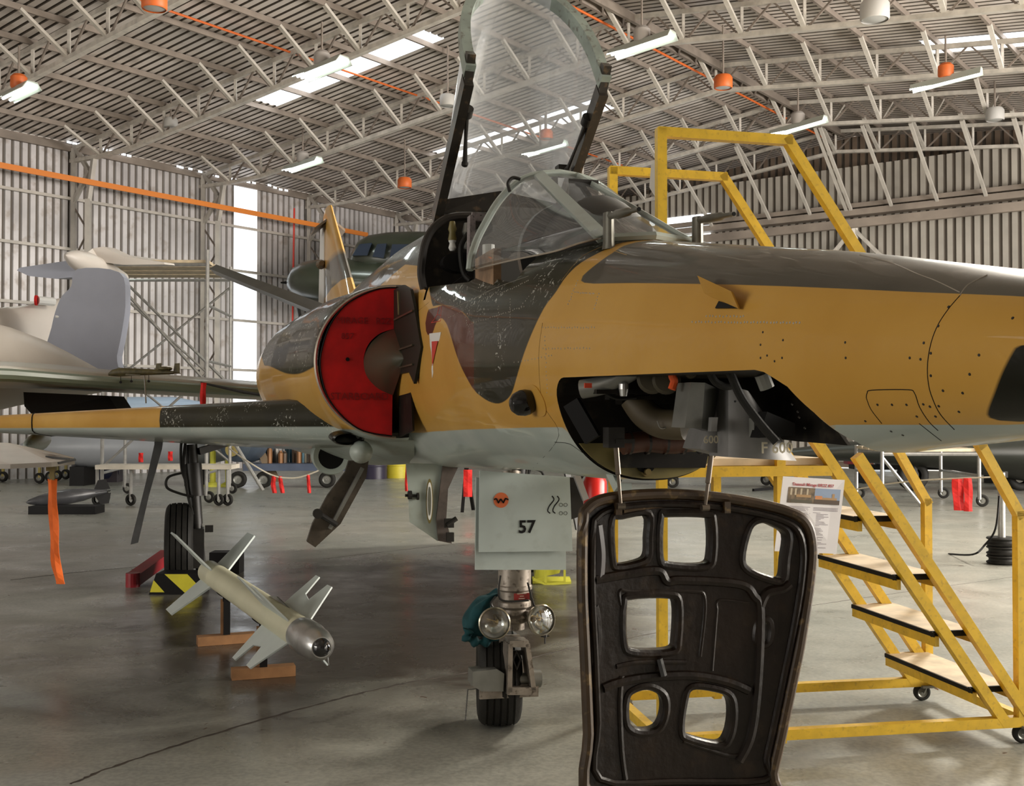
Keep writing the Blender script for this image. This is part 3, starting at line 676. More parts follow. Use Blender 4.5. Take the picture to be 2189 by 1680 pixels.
# tan flap standing ajar on the nose
v = [AMI @ P(x, y, 3.0) for x, y in ((1520, 608), (1597, 637), (1588, 663), (1514, 632))]
hh = hit(1555, 640); off = hh[1]
q = []
for (x, y), o_ in zip(((1520, 608), (1597, 637), (1588, 663), (1514, 632)), (.045, .045, .012, .012)):
    h = hit(x, y + (4 if o_ > .02 else 0)); q.append(h[0] + h[1] * o_)
m = MB(); m.prism(q, -off * .006); ob('access_flap', m, CAMO, jet, local=True)
for me in (bpy.data.objects['access_flap'].data,):
    for k in ['a_green', 'a_brown', 'a_top', 'a_grey', 'a_win']:
        at = me.attributes.new(k, 'FLOAT', 'POINT'); at.data.foreach_set('value', [-1.0] * len(me.vertices))
raised([(1540, 645), (1585, 660), (1532, 660)], .001, 'flap_opening', BLACK, 1)
# black ball (navigation lamp) below the cockpit on its oval plate
raised([(1100, 848), (1112, 830), (1135, 822), (1150, 830), (1165, 858), (1168, 882), (1158, 890), (1135, 880), (1110, 868)], .0, 'lamp_plate', CAMO, 4, thick=.003)
me = bpy.data.objects['lamp_plate'].data
for k in ['a_green', 'a_brown', 'a_top', 'a_grey', 'a_win']:
    at = me.attributes.new(k, 'FLOAT', 'POINT'); at.data.foreach_set('value', [-1.0] * len(me.vertices))
h = hit(1137, 857); m = MB(); nr = h[1]
m.lathe([(0, .075), (.022, .072), (.036, .058), (.043, .035), (.043, .018), (.036, 0), (.036, -.03)], h[0], nr, 28); ob('black_dome', m, mat('gloss_black', (.006, .006, .006), .08), jet, local=True, smooth=True)
# markings: white-red triangle, red warning triangle
raised([(919, 713), (944, 710), (925, 808)], .002, 'warning_triangle', mat('marking_white', (.8, .79, .75), .4), 1, thick=.001)
raised([(925, 730), (938, 729), (926, 782)], .004, 'warning_triangle', mat('marking_red', (.6, .04, .02), .4), 1, thick=.001)
seam([(939, 655), (934, 674), (922, 690)], 'stencil_line', .0015, MATS['marking_red'], 2); seam([(922, 690), (941, 686)], 'stencil_line', .0015, MATS['marking_red'], 1); seam([(944, 655), (942, 686)], 'stencil_line', .0015, MATS['marking_red'], 1); seam([(934, 672), (942, 674)], 'stencil_line', .001, MATS['marking_red'], 1)
# ---- nacelle (starboard and port)
def camo_simple(me, green=lambda c: -1, grey=lambda c: -1, top=lambda c: -1):
    for k, fn in (('a_green', green), ('a_brown', lambda c: -1), ('a_top', top), ('a_grey', grey), ('a_win', lambda c: -1)):
        at = me.attributes.new(k, 'FLOAT', 'POINT'); at.data.foreach_set('value', [fn(v.co) for v in me.vertices])
def nacelle(side):
    S_ = [-.50, -.53, -.7, -1.0, -1.4, -2, -2.8, -3.8, -5, -6.5, -8.2, -9.6]
    AH = [.418, .432, .455, .485, .53, .58, .62, .60, .52, .40, .28, .14]
    AZ = [.392, .405, .418, .428, .445, .455, .46, .46, .47, .50, .50, .46]
    ZC = [1.768, 1.768, 1.77, 1.775, 1.78, 1.785, 1.79, 1.80, 1.80, 1.80, 1.78, 1.76]
    rings = []
    ss_ = S_[:]; 
    for i in range(1, 90): ss_.append(-.53 - i * .1)
    ss_ = sorted({round(x, 4) for x in ss_ if x >= -9.6}, reverse=True)
    for s in ss_:
        xs = S_[::-1]; a, b, z = interp(s, xs, AH[::-1]), interp(s, xs, AZ[::-1]), interp(s, xs, ZC[::-1])
        rg = []
        for k in range(56):
            t = -.12 + (PI + .24) * k / 55; rg.append(Vector((s, -side * (.40 + a * max(math.sin(t), -.12) ** 1 if math.sin(t) < 0 else .40 + a * math.sin(t) ** .92), z + b * math.cos(t) * (1.0 if math.cos(t) > 0 else 1.0))))
        rings.append(rg)
    m = MB(); m.loft(rings, cap=False); m.f.append(list(range(len(rings) * 56 - 56, len(rings) * 56))); m.m.append(0)
    o = ob('nacelle', m, CAMO, jet, local=True, smooth=True, angle=50)
    camo_simple(o.data, green=lambda c: c.z - 1.77 - .05 * math.sin(2.2 * c.x + .6) - .25 * max(0, -2.4 - c.x), grey=lambda c: 1.42 - .0 - c.z)
    # intake lip
    s0 = -.50; rg = []
    for k in range(56):
        t = PI * k / 55; rg.append(Vector((s0, -side * (.42 + .412 * math.sin(t)), 1.768 + .39 * math.cos(t))))
    m = MB(); m.tube(rg, .009, 6); ob('intake_lip', m, mat('bare_lip', (.45, .40, .33), .3, .7), jet, local=True, smooth=True)
    # half cone
    base = [AS(x, y, -.47) for x, y in ((845, 702), (815, 714), (790, 738), (778, 770), (784, 803), (808, 830), (840, 845))] if side > 0 else None
    if side > 0:
        ap = AL(866, 768, .44); ap = Vector((-.16, ap.y, ap.z)); ap = AS(866, 766, -.16)
        bs = smoothpoly(base, 6, False); mid = [b.lerp(ap, .35) + Vector((0, 0, 0)) for b in bs]
        m = MB(); m.loft([[b + Vector((-.5, 0, 0)) for b in bs], bs, [b.lerp(ap, .96) for b in bs]], cap=False, ringclosed=False)
        k = len(bs); m.add([bs[0] + Vector((-.5, 0, 0)), bs[0], ap, bs[-1], bs[-1] + Vector((-.5, 0, 0))], [(0, 1, 2, 3, 4)])
        ob('shock_cone', m, DGREEN, jet, local=True, smooth=True, angle=40)
        m = MB()
        for i in range(7): b = bs[int(i * (k - 1) / 6)]; m.add([ap, ap.lerp(b, .22), ap.lerp(bs[min(k - 1, int(i * (k - 1) / 6) + 4)], .16)], [(0, 1, 2)])
        m.lathe([(0, .01), (.006, .0)], ap, (1, 0, 0), 8)
        ob('cone_tip', m, ALU, jet, local=True)
    m = MB(); m.prism([Vector((-.62, -side * (.42 + .42 * math.sin(PI * k / 24)), 1.768 + .39 * math.cos(PI * k / 24))) for k in range(25)], (-.02, 0, 0)); ob('intake_duct', m, INNER, jet, local=True)
    # splitter plate by the intake, coloured near-black for the shadowed gap beside the hull
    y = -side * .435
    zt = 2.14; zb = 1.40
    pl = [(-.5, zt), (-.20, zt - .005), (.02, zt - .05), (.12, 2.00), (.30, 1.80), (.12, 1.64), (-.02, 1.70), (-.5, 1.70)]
    m = MB(); m.prism([(s, y, z) for s, z in pl], (0, side * .014, 0)); o = ob('splitter_plate', m, mat('plate_gap_shade', (.012, .013, .008), .5, spec=.25), jet, local=True)
    for zz in (1.82, 1.73, 1.98): m = MB(); m.box((-.15, y - side * .006, zz), (.55, .008, .008)); ob('plate_rib', m, DGREEN, o, local=True)
    m = MB(); m.prism([(s, y + side * .03, z) for s, z in ((-.5, 1.70), (-.16, 1.70), (-.08, 1.42), (-.5, 1.38))], (0, side * .01, 0)); ob('duct_wall', m, INNER, jet, local=True)
    return
nacelle(1); nacelle(-1)
# ---- wings
def wing(side):
    def secw(l):
        k = (l - .75) / 3.36; le = -1.0 - 5.75 * k; te = -7.1 - .25 * k; c = le - te; th_ = .035 * c + .055
        zl = 1.475 - .07 * k ; out = []
        prof = [(0, 0), (.004, .28), (.015, .42), (.05, .50), (.15, .52), (.4, .5), (.7, .3), (1, .01)]
        for x, y in prof: out.append(Vector((le - c * x, -side * l, zl + y * th_ - .045 * c * x)))
        for x, y in prof[::-1][:-1]: out.append(Vector((le - c * x, -side * l, zl - y * th_ - .045 * c * x - .0)))
        return out
    ls = [.55 + i * .1 for i in range(37)]
    m = MB(); m.loft([secw(l) for l in ls]); o = ob('wing', m, CAMO, jet, local=True, smooth=True, angle=60)
    def green(c):
        l = abs(c.y); return max(.55 - abs(l - 1.15) + .08 * math.sin(5 * c.x), .5 - abs(l - 3.4) + .2 * math.sin(2 * c.x) - .3)
    def grey(c):
        k = (abs(c.y) - .75) / 3.36; le = -1.0 - 5.75 * k; return (1.475 - .07 * k - .045 * (le - c.x) - .045) - c.z
    camo_simple(o.data, green=green, grey=grey)
    for l in (2.72,):
        s_ = secw(l); mm = MB(); mm.tube([v + Vector((.004, 0, 0)) for v in s_[9:] + s_[:6]], .006, 5); ob('leading_edge_notch', mm, BLACK, o, local=True)
    # flap track fairing under the wing
    mm = MB(); mm.lathe([(.01, -.9), (.05, -.75), (.085, -.4), (.095, 0), (.07, .35), (.02, .6)], (-7.2, -side * 3.05, 1.22), (-1, 0, .03), 16); ob('track_fairing', mm, GREYGRN, o, local=True, smooth=True)
    return o
wing(1); wing(-1)
# belly fairing between nacelle and wing root, pale grey
def fairing(side):
    rings = []
    for s, lo, w0, w1, zt in [(-.62, 1.36, .30, .50, 1.40), (-.9, 1.27, .25, .62, 1.43), (-1.4, 1.20, .2, .78, 1.46), (-2.4, 1.15, .2, .95, 1.47), (-4, 1.13, .2, 1.1, 1.42), (-6, 1.15, .2, 1.0, 1.36), (-8, 1.2, .2, .7, 1.32)]:
        rings.append([Vector((s, -side * (w0 + (w1 - w0) * k / 16), lo + (zt - lo) * (k / 16) ** 2.2)) for k in range(17)] + [Vector((s, -side * w0, zt))])
    m = MB(); m.loft(rings); o = ob('belly_fairing', m, GREYGRN, jet, local=True, smooth=True, angle=50)
    return o
fairing(1); fairing(-1)
# scoop, dome, pipe on the belly
def sball(px, py, s, r, m_, name, sq=1.0, lbl=None):
    c = AS(px, py, s); m = MB(); m.lathe([(r * math.sin(PI * i / 12), -r * sq * math.cos(PI * i / 12)) for i in range(13)], c, (1, 0, 0), 24); return ob(name, m, m_, jet, local=True, smooth=True, label=lbl)
sball(772, 966, -.75, .062, GREYGRN, 'belly_dome', 1.3)
c = AS(744, 938, -.72); m = MB(); m.lathe([(.082, -.12), (.086, 0), (.074, .012), (.07, -.06), (0, -.08)], c, (1, .1, -.25), 24)
for i, v in enumerate(m.v): m.v[i] = Vector((v.x, c.y + (v.y - c.y) * 1.0, c.z + (v.z - c.z) * .42))
ob('air_scoop', m, mat('scoop_dark', (.02, .02, .016), .3, .3), jet, local=True, smooth=True)
c = AS(708, 975, -2.2); m = MB(); m.lathe([(.06, -.5), (.11, -.3), (.125, 0), (.118, .02), (.085, .01), (.08, -.05), (0, -.06)], c, (1, 0, 0), 28); ob('exhaust_shroud', m, GREYGRN, jet, local=True, smooth=True)
m = MB(); m.lathe([(.084, -.03), (.084, .004), (0, .004)], c, (1, 0, 0), 28); ob('shroud_opening', m, BLACK, jet, local=True)
c = AS(492, 917, -3.3); m = MB(); m.lathe([(.05, -.02), (.05, .01), (0, .012)], c, (1, 0, 0), 20); ob('belly_port', m, BLACK, jet, local=True)
# ---- fin with camouflage
m = MB()
def finsec(z, le, te, w):
    c = le - te; pr = [(0, 0), (.02, .35), (.1, .8), (.35, 1), (.7, .6), (1, .04)]
    return [Vector((le - c * x, y * w, z)) for x, y in pr] + [Vector((le - c * x, -y * w, z)) for x, y in pr[::-1][:-1]]
m.loft([finsec(2.45, -5.2, -9.0, .10), finsec(2.9, -6.05, -9.0, .08), finsec(3.45, -7.05, -8.95, .06), finsec(3.95, -7.95, -8.85, .035)])
fin = ob('tail_fin', m, CAMO, jet, local=True, smooth=True, angle=30); camo_simple(fin.data, top=lambda c: .28 - abs(c.z - 3.15), green=lambda c: -1)
m = MB()
for y0 in (-1, 1): m.prism([(-8.0, y0 * .02, 3.78), (-8.45, y0 * .02, 3.78), (-8.5, y0 * .18, 3.66), (-8.05, y0 * .18, 3.66)], (0, 0, .03))
ob('fin_antenna', m, mat('antenna_brown', (.12, .08, .04), .5), fin, local=True)
m = MB(); m.prism([(-8.1, -.062, 2.5), (-9.0, -.05, 2.5), (-8.9, -.035, 3.8), (-8.25, -.05, 3.8)], (0, .12, 0)); ob('rudder', m, WHITE, fin, local=True, label='whitish rudder')
m = MB(); m.lathe([(.03, -.1), (.06, 0), (.03, .1)], (-8.2, -.09, 3.28), (1, 0, 0), 12); ob('fin_fitting', m, MATS['antenna_brown'], fin, local=True)
m = MB(); m.lathe([(.40, -.1), (.44, .2), (.46, .5), (.38, .5), (.30, 0)], (-11.0, 0, 1.75), (1, 0, 0), 32, cap=False); ob('exhaust_nozzle', m, DARKM, jet, local=True, smooth=True)
# ---- windscreen
prof = [AS(x, y, 1.08) for x, y in ((1004, 577), (1010, 545), (1024, 508), (1045, 470), (1070, 430), (1098, 398), (1130, 374), (1165, 363), (1200, 358))]
pn = [(-v.y, v.z) for v in prof]                      # (lateral, z)
pn = [(max(l, 0), z) for l, z in pn]; pn[-1] = (0, max(p[1] for p in pn)); 
lat0 = pn[0][0]
half = smoothpoly([Vector((1.08 - .10 * max(0, (z - pn[0][1])) / .45, -l, z)) for l, z in pn], 4, False)
arch = half + [Vector((v.x, -v.y, v.z)) for v in half[::-1][1:]]
print('ARCH', arch[0], arch[len(half) - 1])
scr = MB(); scr.tube(arch, .015, 8); ws = ob('windscreen_frame', scr, GREYGRN, jet, local=True, smooth=True, label='pale green chipped windscreen frame')
tl, tr_ = Vector((1.03, -.085, 0)), Vector((1.03, .085, 0))
ztopw = arch[len(half) - 1].z
nt_ = min(range(len(half)), key=lambda i: abs(half[i].y + .085)); T1 = half[nt_]; T2 = Vector((T1.x, -T1.y, T1.z))
B1 = AL(1290, 509, .15); B2 = Vector((B1.x, -B1.y, B1.z)); F1 = fus_pt(1.98, .45) ; 
m = MB(); m.bar(T1, B1, .042, .02, up=(.5, -.5, 1)); ob('windscreen_bar', m, GREYGRN, ws, local=True)
m = MB(); m.bar(T2, B2, .042, .02, up=(.5, .5, 1)); ob('windscreen_bar', m, GREYGRN, ws, local=True)
m = MB(); m.tube([B1, Vector((B1.x + .06, 0, B1.z + .005)), B2], .014, 6); ob('windscreen_sill', m, GREYGRN, ws, local=True)
def lerp_list(a, n): return [a[0].lerp(a[1], i / n) for i in range(n + 1)]
# centre pane and the two quarter panes
m = MB(); r1 = [T1.lerp(T2, i / 8) + Vector((0, 0, .012 * math.sin(PI * i / 8))) for i in range(9)]; r2 = [B1.lerp(B2, i / 8) + Vector((.03 * math.sin(PI * i / 8), 0, .005)) for i in range(9)]
m.loft([r1, r2], False, False, False); ob('windscreen_pane', m, SCRGL, ws, local=True, smooth=True)
for sg in (1, -1):
    hp = half[:nt_ + 1]; n_ = len(hp); low = []
    base0 = hp[0]; bot = [AL(1004, 578, .36), AL(1100, 556, .35), AL(1185, 538, .31), AL(1240, 520, .24), B1]
    bot = smoothpoly(bot, 6, False); rows = []
    for i in range(n_):
        tt = i / (n_ - 1); row = []
        # each row runs from the arch to the bottom edge / the bar
        a = hp[i]; k = tt * (len(bot) - 1) ; bq = bot[0].lerp(bot[-1], 0)
        e = B1.lerp(T1, tt)
        for j in range(13):
            q = j / 12; p = a.lerp(e, q); bulge = .05 * math.sin(PI * q) * (1 - tt) ** .5 * (tt + .15)
            p = p + Vector((0, -bulge, bulge * .4)); row.append(p)
        rows.append(row)
    # first row follows the hull
    for j in range(13): 
        q = bot[round(j / 12 * (len(bot) - 1))]; rows[0][j] = q
    for i in range(1, 4):
        for j in range(13): rows[i][j] = rows[i][j].lerp(rows[0][j] + (rows[i][0] - rows[0][0]) * 1.0, (4 - i) / 6)
    mm = MB(); mm.loft([[Vector((p.x, p.y * sg, p.z)) for p in r_] for r_ in rows], False, False, False); ob('quarter_pane', mm, SCRGL, ws, local=True, smooth=True)
    mm = MB(); mm.tube([Vector((p.x, p.y * sg, p.z + .001)) for p in bot], .003, 6); ob('pane_edge', mm, MATS['seal_pale'], ws, local=True)
# glare shield behind the glass and instrument hump
m = MB(); rings = []
for s, h, w in ((1.25, .30, .17), (1.32, .35, .21), (1.5, .33, .215), (1.65, .26, .20), (1.78, .14, .15)):
    rings.append([Vector((s, w * math.sin(a), 1.95 + h * math.cos(a))) for a in [(-PI / 2 + PI * k / 16) for k in range(17)]])
m.loft(rings); ob('glare_shield', m, mat('glare_black', (.025, .024, .022), .55), jet, local=True, smooth=True)
m = MB(); m.lathe([(.0, .0), (.16, 0), (.19, -.02), (.19, -.06)], (1.24, -.06, 2.10), (-1, 0, .1), 28); ob('instrument_panel', m, mat('panel_grey', (.06, .06, .06), .4), jet, local=True)
m = MB(); m.box((1.14, .05, 2.23), (.05, .16, .16)); m.box((1.14, .05, 2.36), (.01, .12, .10)); ob('gunsight', m, DARKM, jet, local=True)
m = MB(); m.box((1.05, -.31, 2.0), (.30, .03, .24)); ob('side_console', m, mat('console_tan', (.25, .15, .08), .6, 0, .4, 14), jet, local=True)
m = MB(); m.lathe([(.02, 0), (.024, .1), (.024, .16)], (1.02, -.30, 2.0), (0, 0, 1), 12); ob('oxygen_bottle', m, WHITE, jet, local=True)
# handle loop on the arch
m = MB(); m.tube(smoothpoly([AS(1112, 383, 1.05), AS(1096, 380, 1.05), AS(1086, 392, 1.05), AS(1090, 410, 1.05)], 5, False), .007, 8); ob('grab_handle', m, DARKM, jet, local=True, smooth=True)
# rear bulkhead and the rounded rim of the cockpit
rim = [AS(x, y, .23) for x, y in ((906, 618), (900, 585), (903, 550), (911, 515), (926, 488), (950, 469), (975, 462), (1006, 461))]
rim = smoothpoly(rim, 5, False); rim = rim + [Vector((v.x, -v.y, v.z)) for v in rim[::-1] if v.y < -.02]
m = MB(); m.tube(rim, .018, 8); ob('cockpit_rim', m, mat('seal_black', (.02, .016, .013), .35), jet, local=True, smooth=True)
m = MB(); m.prism([Vector((.20, v.y * .98, v.z)) for v in rim], (.02, 0, 0)); ob('rear_bulkhead', m, INNER, jet, local=True)
rb = []
for x, y, w, h, mm_ in ((967, 497, .02, .05, OLIVE), (967, 520, .018, .035, WHITE), (1000, 505, .028, .06, GUNM), (1010, 530, .02, .08, OLIVE)):
    c = AS(x, y, .30); m = MB(); m.lathe([(w * .6, -h), (w, -h * .6), (w * .7, 0), (w, h * .3), (w * .6, h)], c, (0, 0, 1), 14); ob('oxygen_coupling', m, mm_, jet, local=True, smooth=True)
m = MB(); cs = [AS(x, y, .33) for x, y in ((948, 565), (955, 545), (985, 540), (1010, 545), (1012, 575), (975, 580))]; m.prism(smoothpoly(cs, 4), (-.08, 0, 0)); ob('head_pad', m, BLACK, jet, local=True)
m = MB(); m.tube(smoothpoly([AS(1000, 500, .34), AS(985, 530, .36), AS(990, 580, .36), AS(1005, 600, .38)], 6, False), .012, 8); ob('hose', m, RUBBER, jet, local=True, smooth=True)
# ejection seat
m = MB(); m.box((.42, 0, 1.95), (.16, .40, .75)); m.box((.40, 0, 2.34), (.12, .26, .16)); m.box((.62, 0, 1.68), (.36, .40, .14)); ob('ejection_seat', m, mat('seat_cloth', (.035, .033, .028), .8), jet, local=True)
# windscreen side pillar, mauve-grey
m = MB(); m.bar(AS(1008, 462, 1.0), AS(1006, 570, 1.0), .022, .05, up=(1, 0, 0)); m.bar(AS(1008, 462, 1.0), AS(1036, 466, 1.0), .02, .03); ob('canopy_latch_post', m, mat('primer_mauve', (.20, .17, .17), .5, .1, .3, 30, wear=(.02, .02, .02), wearamt=.9), jet, local=True)
# ---- canopy, raised; rails from hinge (low end) to the front arch
cano = []
A0 = AL(937, 452, .30); A1 = AL(1006, 146, .30); dr = (A1 - A0); phi = math.atan2(dr.z, dr.x); print('CANOPY', A0, A1, math.degrees(phi))
dR = Vector((math.cos(phi), 0, math.sin(phi))); dN = Vector((-math.sin(phi), 0, math.cos(phi))); RL = dr.length
A2 = AL(1337, 150, -.30); print('far', A2, (A2 - A0).length)
yw = .30
CANF = mat('canopy_frame_paint', (.30, .35, .31), .4, .1, .2, 9, wear=(.10, .08, .06), wearamt=.8); RAILM = mat('canopy_rail_dark', (.040, .034, .028), .35, .3, .3, 9, wear=(.20, .13, .07), wearamt=.6)
# front arch
def carch(x, hgt, w, tilt=0, n=28): 
    out = []
    for i in range(n + 1):
        a = PI * i / n; out.append(A0 + dR * (x - tilt * math.sin(a)) + dN * (hgt * math.sin(a) ** .68 if 0 < i < n else 0) + Vector((0, -A0.y - w * math.cos(a), 0)))
    return out
front = carch(RL, .66, yw, .02); 
canopy = ob('canopy', MB().loft([carch(RL * (k / 12), .13 + .50 * math.sin(PI / 2 * min(1, (k / 12) * 1.05)) ** .9, yw - .01, .02, 36) for k in range(13)], False, False, False), CANLAS, jet, local=True, smooth=True, label='clear canopy glass swung up')
m = MB(); rings = []
for i, p in enumerate(front):
    d = (front[min(i + 1, len(front) - 1)] - front[max(i - 1, 0)]).normalized(); b = d.cross(dR).normalized(); w = .022; t_ = .05
    rings.append([p + b * w - dR * t_, p + b * w + dR * t_ * .3, p - b * w + dR * t_ * .3, p - b * w - dR * t_])
m.loft(rings); ob('front_arch', m, CANF, canopy, local=True, smooth=True, angle=30)
for y in (-yw, yw):
    off_ = Vector((0, y, 0)); base = Vector((A0.x, 0, A0.z)); q0 = base + off_ - dR * .05; q1 = base + off_ + dR * (RL - .06)
    m = MB(); m.bar(q0, q1, .042, .072, up=dN); m.bar(q1 - dR * .02, q1 + dR * .10 + Vector((0, 0, 0)) + dN * .05, .036, .05, up=dN); r_ = ob('canopy_rail', m, RAILM, canopy, local=True)
    m = MB(); m.bar(q0 + dN * .035, q1 + dN * .035, .012, .012, up=dN); ob('rail_edge', m, mat('rail_edge_pale', (.55, .50, .42), .4), r_, local=True)
    m = MB(); iy = -.03 if y > 0 else .03
    k1 = q0 + dR * RL * .80 + Vector((0, iy * .8, -.01)); k2 = q0 + dR * RL * .50 + Vector((0, iy * 1.9, -.03)) + Vector((.02, 0, -.02))
    m.tube([k1 + dR * .02, k1 - dR * .02], [.028, .028], 12); m.tube([k1, k1.lerp(k2, .5), k2], [.012, .008, .012], 8); m.lathe([(0, -.016), (.015, -.008), (.016, .006), (0, .016)], k2, dR, 12)
    ob('locking_handle', m, DARKM, r_, local=True, smooth=True)
    m = MB()
    for kk in (.15, .35, .62, .72, .9): m.box(q0 + dR * RL * kk + Vector((0, iy * .4, 0)), (.03, .014, .03))
    ob('rail_fitting', m, mat('fitting_brown', (.07, .05, .035), .4, .4), r_, local=True)
q = Vector((A0.x, yw, A0.z)) + dR * .30 + Vector((0, -.06, 0)); m = MB(); m.box(q, (.06, .05, .05)); m.box(q + Vector((-.02, -.03, -.05)), (.025, .025, .08)); ob('latch_block', m, DARKM, canopy, local=True)
m = MB(); m.prism([A0 + Vector((0, .0, -.01)), Vector((A0.x, yw, A0.z - .01)), Vector((A0.x + .02, yw, A0.z + .06)), Vector((A0.x + .02, 0, A0.z + .11)), A0 + Vector((.02, 0, .05))], (-.04, 0, 0)); ob('rear_crossbar', m, RAILM, canopy, local=True)
m = MB(); m.tube([AL(1013, 455, -.02), AL(1008, 420, .0)], .01, 6); m.bar(Vector((A0.x - .02, -.22, A0.z - .12)), Vector((A0.x - .02, .22, A0.z - .12)), .1, .16); ob('canopy_hinge', m, DARKM, jet, local=True)
# ---- twin probes ahead of the windscreen
for sd in (.15, -.15):
    b = AL(1301, 520, .15); b = Vector((b.x, -sd, b.z - .02)); e = Vector((b.x + (.03 if sd > 0 else .03), -sd, b.z + .125))
    t1 = AL(1322, 456, .15); t2 = AL(1366, 447, .15); 
    m = MB(); rings = []
    for z, w, c in ((0, .028, .020), (.02, .026, .017), (.115, .024, .016)):
        cx_ = b.x + .01 * 0; rings.append([Vector((cx_ + w * math.cos(a), -sd + c * math.sin(a), b.z + z)) for a in [2 * PI * k / 12 for k in range(12)]])
    m.loft(rings); pr = ob('air_data_probe', m, mat('probe_grey', (.13, .125, .10), .4, .4, .2, 20), jet, local=True, smooth=True)
    m = MB(); e = Vector((b.x + .0, -sd, b.z + .104)); tip = Vector((t2.x, -sd, t2.z)); dd = tip - e
    m.tube([e - dd * .04, e + dd * .25, e + dd * .30, e + dd * .68, e + dd * .74, tip], [.010, .012, .0145, .0125, .0075, .007], 14); ob('probe_tube', m, MATS['probe_grey'], pr, local=True, smooth=True)
    m = MB(); m.lathe([(.006, 0), (.006, .002), (0, .002)], tip - dd.normalized() * .001, dd, 10); ob('probe_opening', m, BLACK, pr, local=True)
# ---- camera bay contents
bulk = MB(); ring = [fus_pt(SR + .012, a, .985) for a in [PI * .55 + PI * .9 * k / 30 for k in range(31)]]; ring = [v for v in ring if v.z < 1.42]
bulk.prism(ring, (.012, 0, 0)); ob('bay_bulkhead', bulk, OLIVE, jet, local=True, label='olive frame at the rear of the camera bay')
boxpx0 = MB(); boxpx0.prism([AS(x, y, SR + .05) for x, y in ((1318, 966), (1515, 966), (1508, 1000), (1330, 1000))], (-.03, 0, 0)); ob('bay_crossmember', boxpx0, INNER, jet, local=True)
m = MB(); m.box((SR + .05, .05, 1.68), (.06, .36, .30)); ob('bay_partition', m, INNER, jet, local=True)
m = MB(); m.prism([AS(x, y, -.30) for x, y in ((850, 622), (905, 634), (920, 656), (908, 684), (852, 672))], (-.02, 0, 0)); ob('diverter_cap', m, mat('diverter_tan', (.20, .17, .08), .35, 0, .4, 7), jet, local=True)
c = AS(1383, 1008, SR + .03); m = MB(); m.lathe([(0, .012), (.010, .012), (.010, 0), (.016, 0), (.018, -.01)], c, (1, 0, 0), 16); ob('drain_plug', m, mat('old_brass', (.2, .15, .06), .4, .6), jet, local=True)
m = MB(); m.lathe([(.034, 0), (.034, .004), (0, .004)], AS(1380, 988, SR + .026), (1, 0, 0), 20); ob('bulkhead_hole', m, BLACK, jet, local=True)
def sec_tube(px, name, m_, r, s_list, n=10, lbl=None):
    pts = [AS(x, y, s) for (x, y), s in zip(px, s_list)]
    m = MB(); m.tube(smoothpoly(pts, 5, False), r, n); return ob(name, m, m_, jet, local=True, smooth=True, label=lbl)
sec_tube([(1243, 832), (1290, 822), (1345, 796), (1372, 775)], 'duct_tube', GUNM, .028, [2.16, 2.2, 2.25, 2.3], 12)
v = AS(1257, 824, 2.24); m = MB(); m.box(v, (.005, .022, .014)); ob('red_decal', m, mat('decal_red', (.7, .07, .03), .5), jet, local=True)
sec_tube([(1440, 790), (1437, 803), (1441, 815), (1436, 832)], 'orange_hose', mat('safety_orange', (.9, .12, .02), .5), .011, [2.45, 2.45, 2.45, 2.45], 10)
m = MB(); m.lathe([(.012, 0), (.014, .02), (.009, .035)], AS(1437, 793, 2.45), (0, 0, 1), 12); ob('hose_fitting', m, ALU, jet, local=True)
sec_tube([(1355, 850), (1380, 885), (1415, 905), (1465, 908)], 'air_duct', mat('duct_tan', (.09, .07, .04), .5, .1, .2, 9), .045, [2.1, 2.12, 2.15, 2.2], 16)
sec_tube([(1330, 950), (1380, 944), (1440, 948), (1505, 938)], 'brown_drum', mat('rust_brown', (.06, .02, .009), .5, .1, .3, 12), .032, [2.06, 2.06, 2.06, 2.06], 16)
for i in range(5):
    c = AS(1345 + i * 38, 947, 2.07); m = MB(); m.lathe([(.035, -.004), (.035, .004)], c, (0, 1, 0), 18, cap=False); ob('drum_band', m, DARKM, jet, local=True)
m = MB(); m.prism([AL(x, y, -.20) for x, y in ((1300, 790), (1700, 792), (1812, 952), (1700, 943), (1560, 925), (1300, 930))], (0, .01, 0)); ob('bay_liner', m, INNER, jet, local=True)
m = MB(); m.box(AS(1312, 935, 2.12), (.05, .05, .06)); m.box(AS(1335, 943, 2.14), (.015, .06, .012)); ob('hinge_bracket', m, DARKM, jet, local=True)
for (x, y, r, s) in ((1395, 808, .045, 2.3), (1425, 812, .04, 2.36), (1478, 798, .014, 2.5)):
    m = MB(); m.lathe([(r, -.06), (r, 0), (r * .8, .01), (0, .01)], AS(x, y, s), (1, -.4, 0), 24); ob('instrument_drum', m, mat('drum_olive', (.06, .05, .03), .45, .2), jet, local=True, smooth=True)
m = MB(); m.box(AS(1345, 838, 2.2), (.06, .22, .012)); m.box(AS(1400, 850, 2.15), (.04, .3, .012)); ob('bay_shelf', m, INNER, jet, local=True)
m = MB(); m.bar(AS(1222, 860, 2.02), AS(1268, 940, 2.06), .03, .05); ob('bay_strut', m, BLACK, jet, local=True)
m = MB(); c = AS(1333, 832, 2.25); m.lathe([(.01, -.02), (.014, 0), (.014, .015), (.008, .02)], c, (0, 0, 1), 14); ob('connector', m, ALU, jet, local=True)
sec_tube([(1290, 838), (1310, 850), (1330, 853), (1360, 850)], 'bay_cable', RUBBER, .004, [2.2, 2.2, 2.2, 2.2])
sec_tube([(1405, 900), (1412, 915), (1425, 912), (1428, 900)], 'bay_cable', ALU, .0018, [2.2] * 4)
sec_tube([(1515, 790), (1528, 815), (1550, 826), (1568, 824)], 'bay_cable', RUBBER, .010, [2.6] * 4)
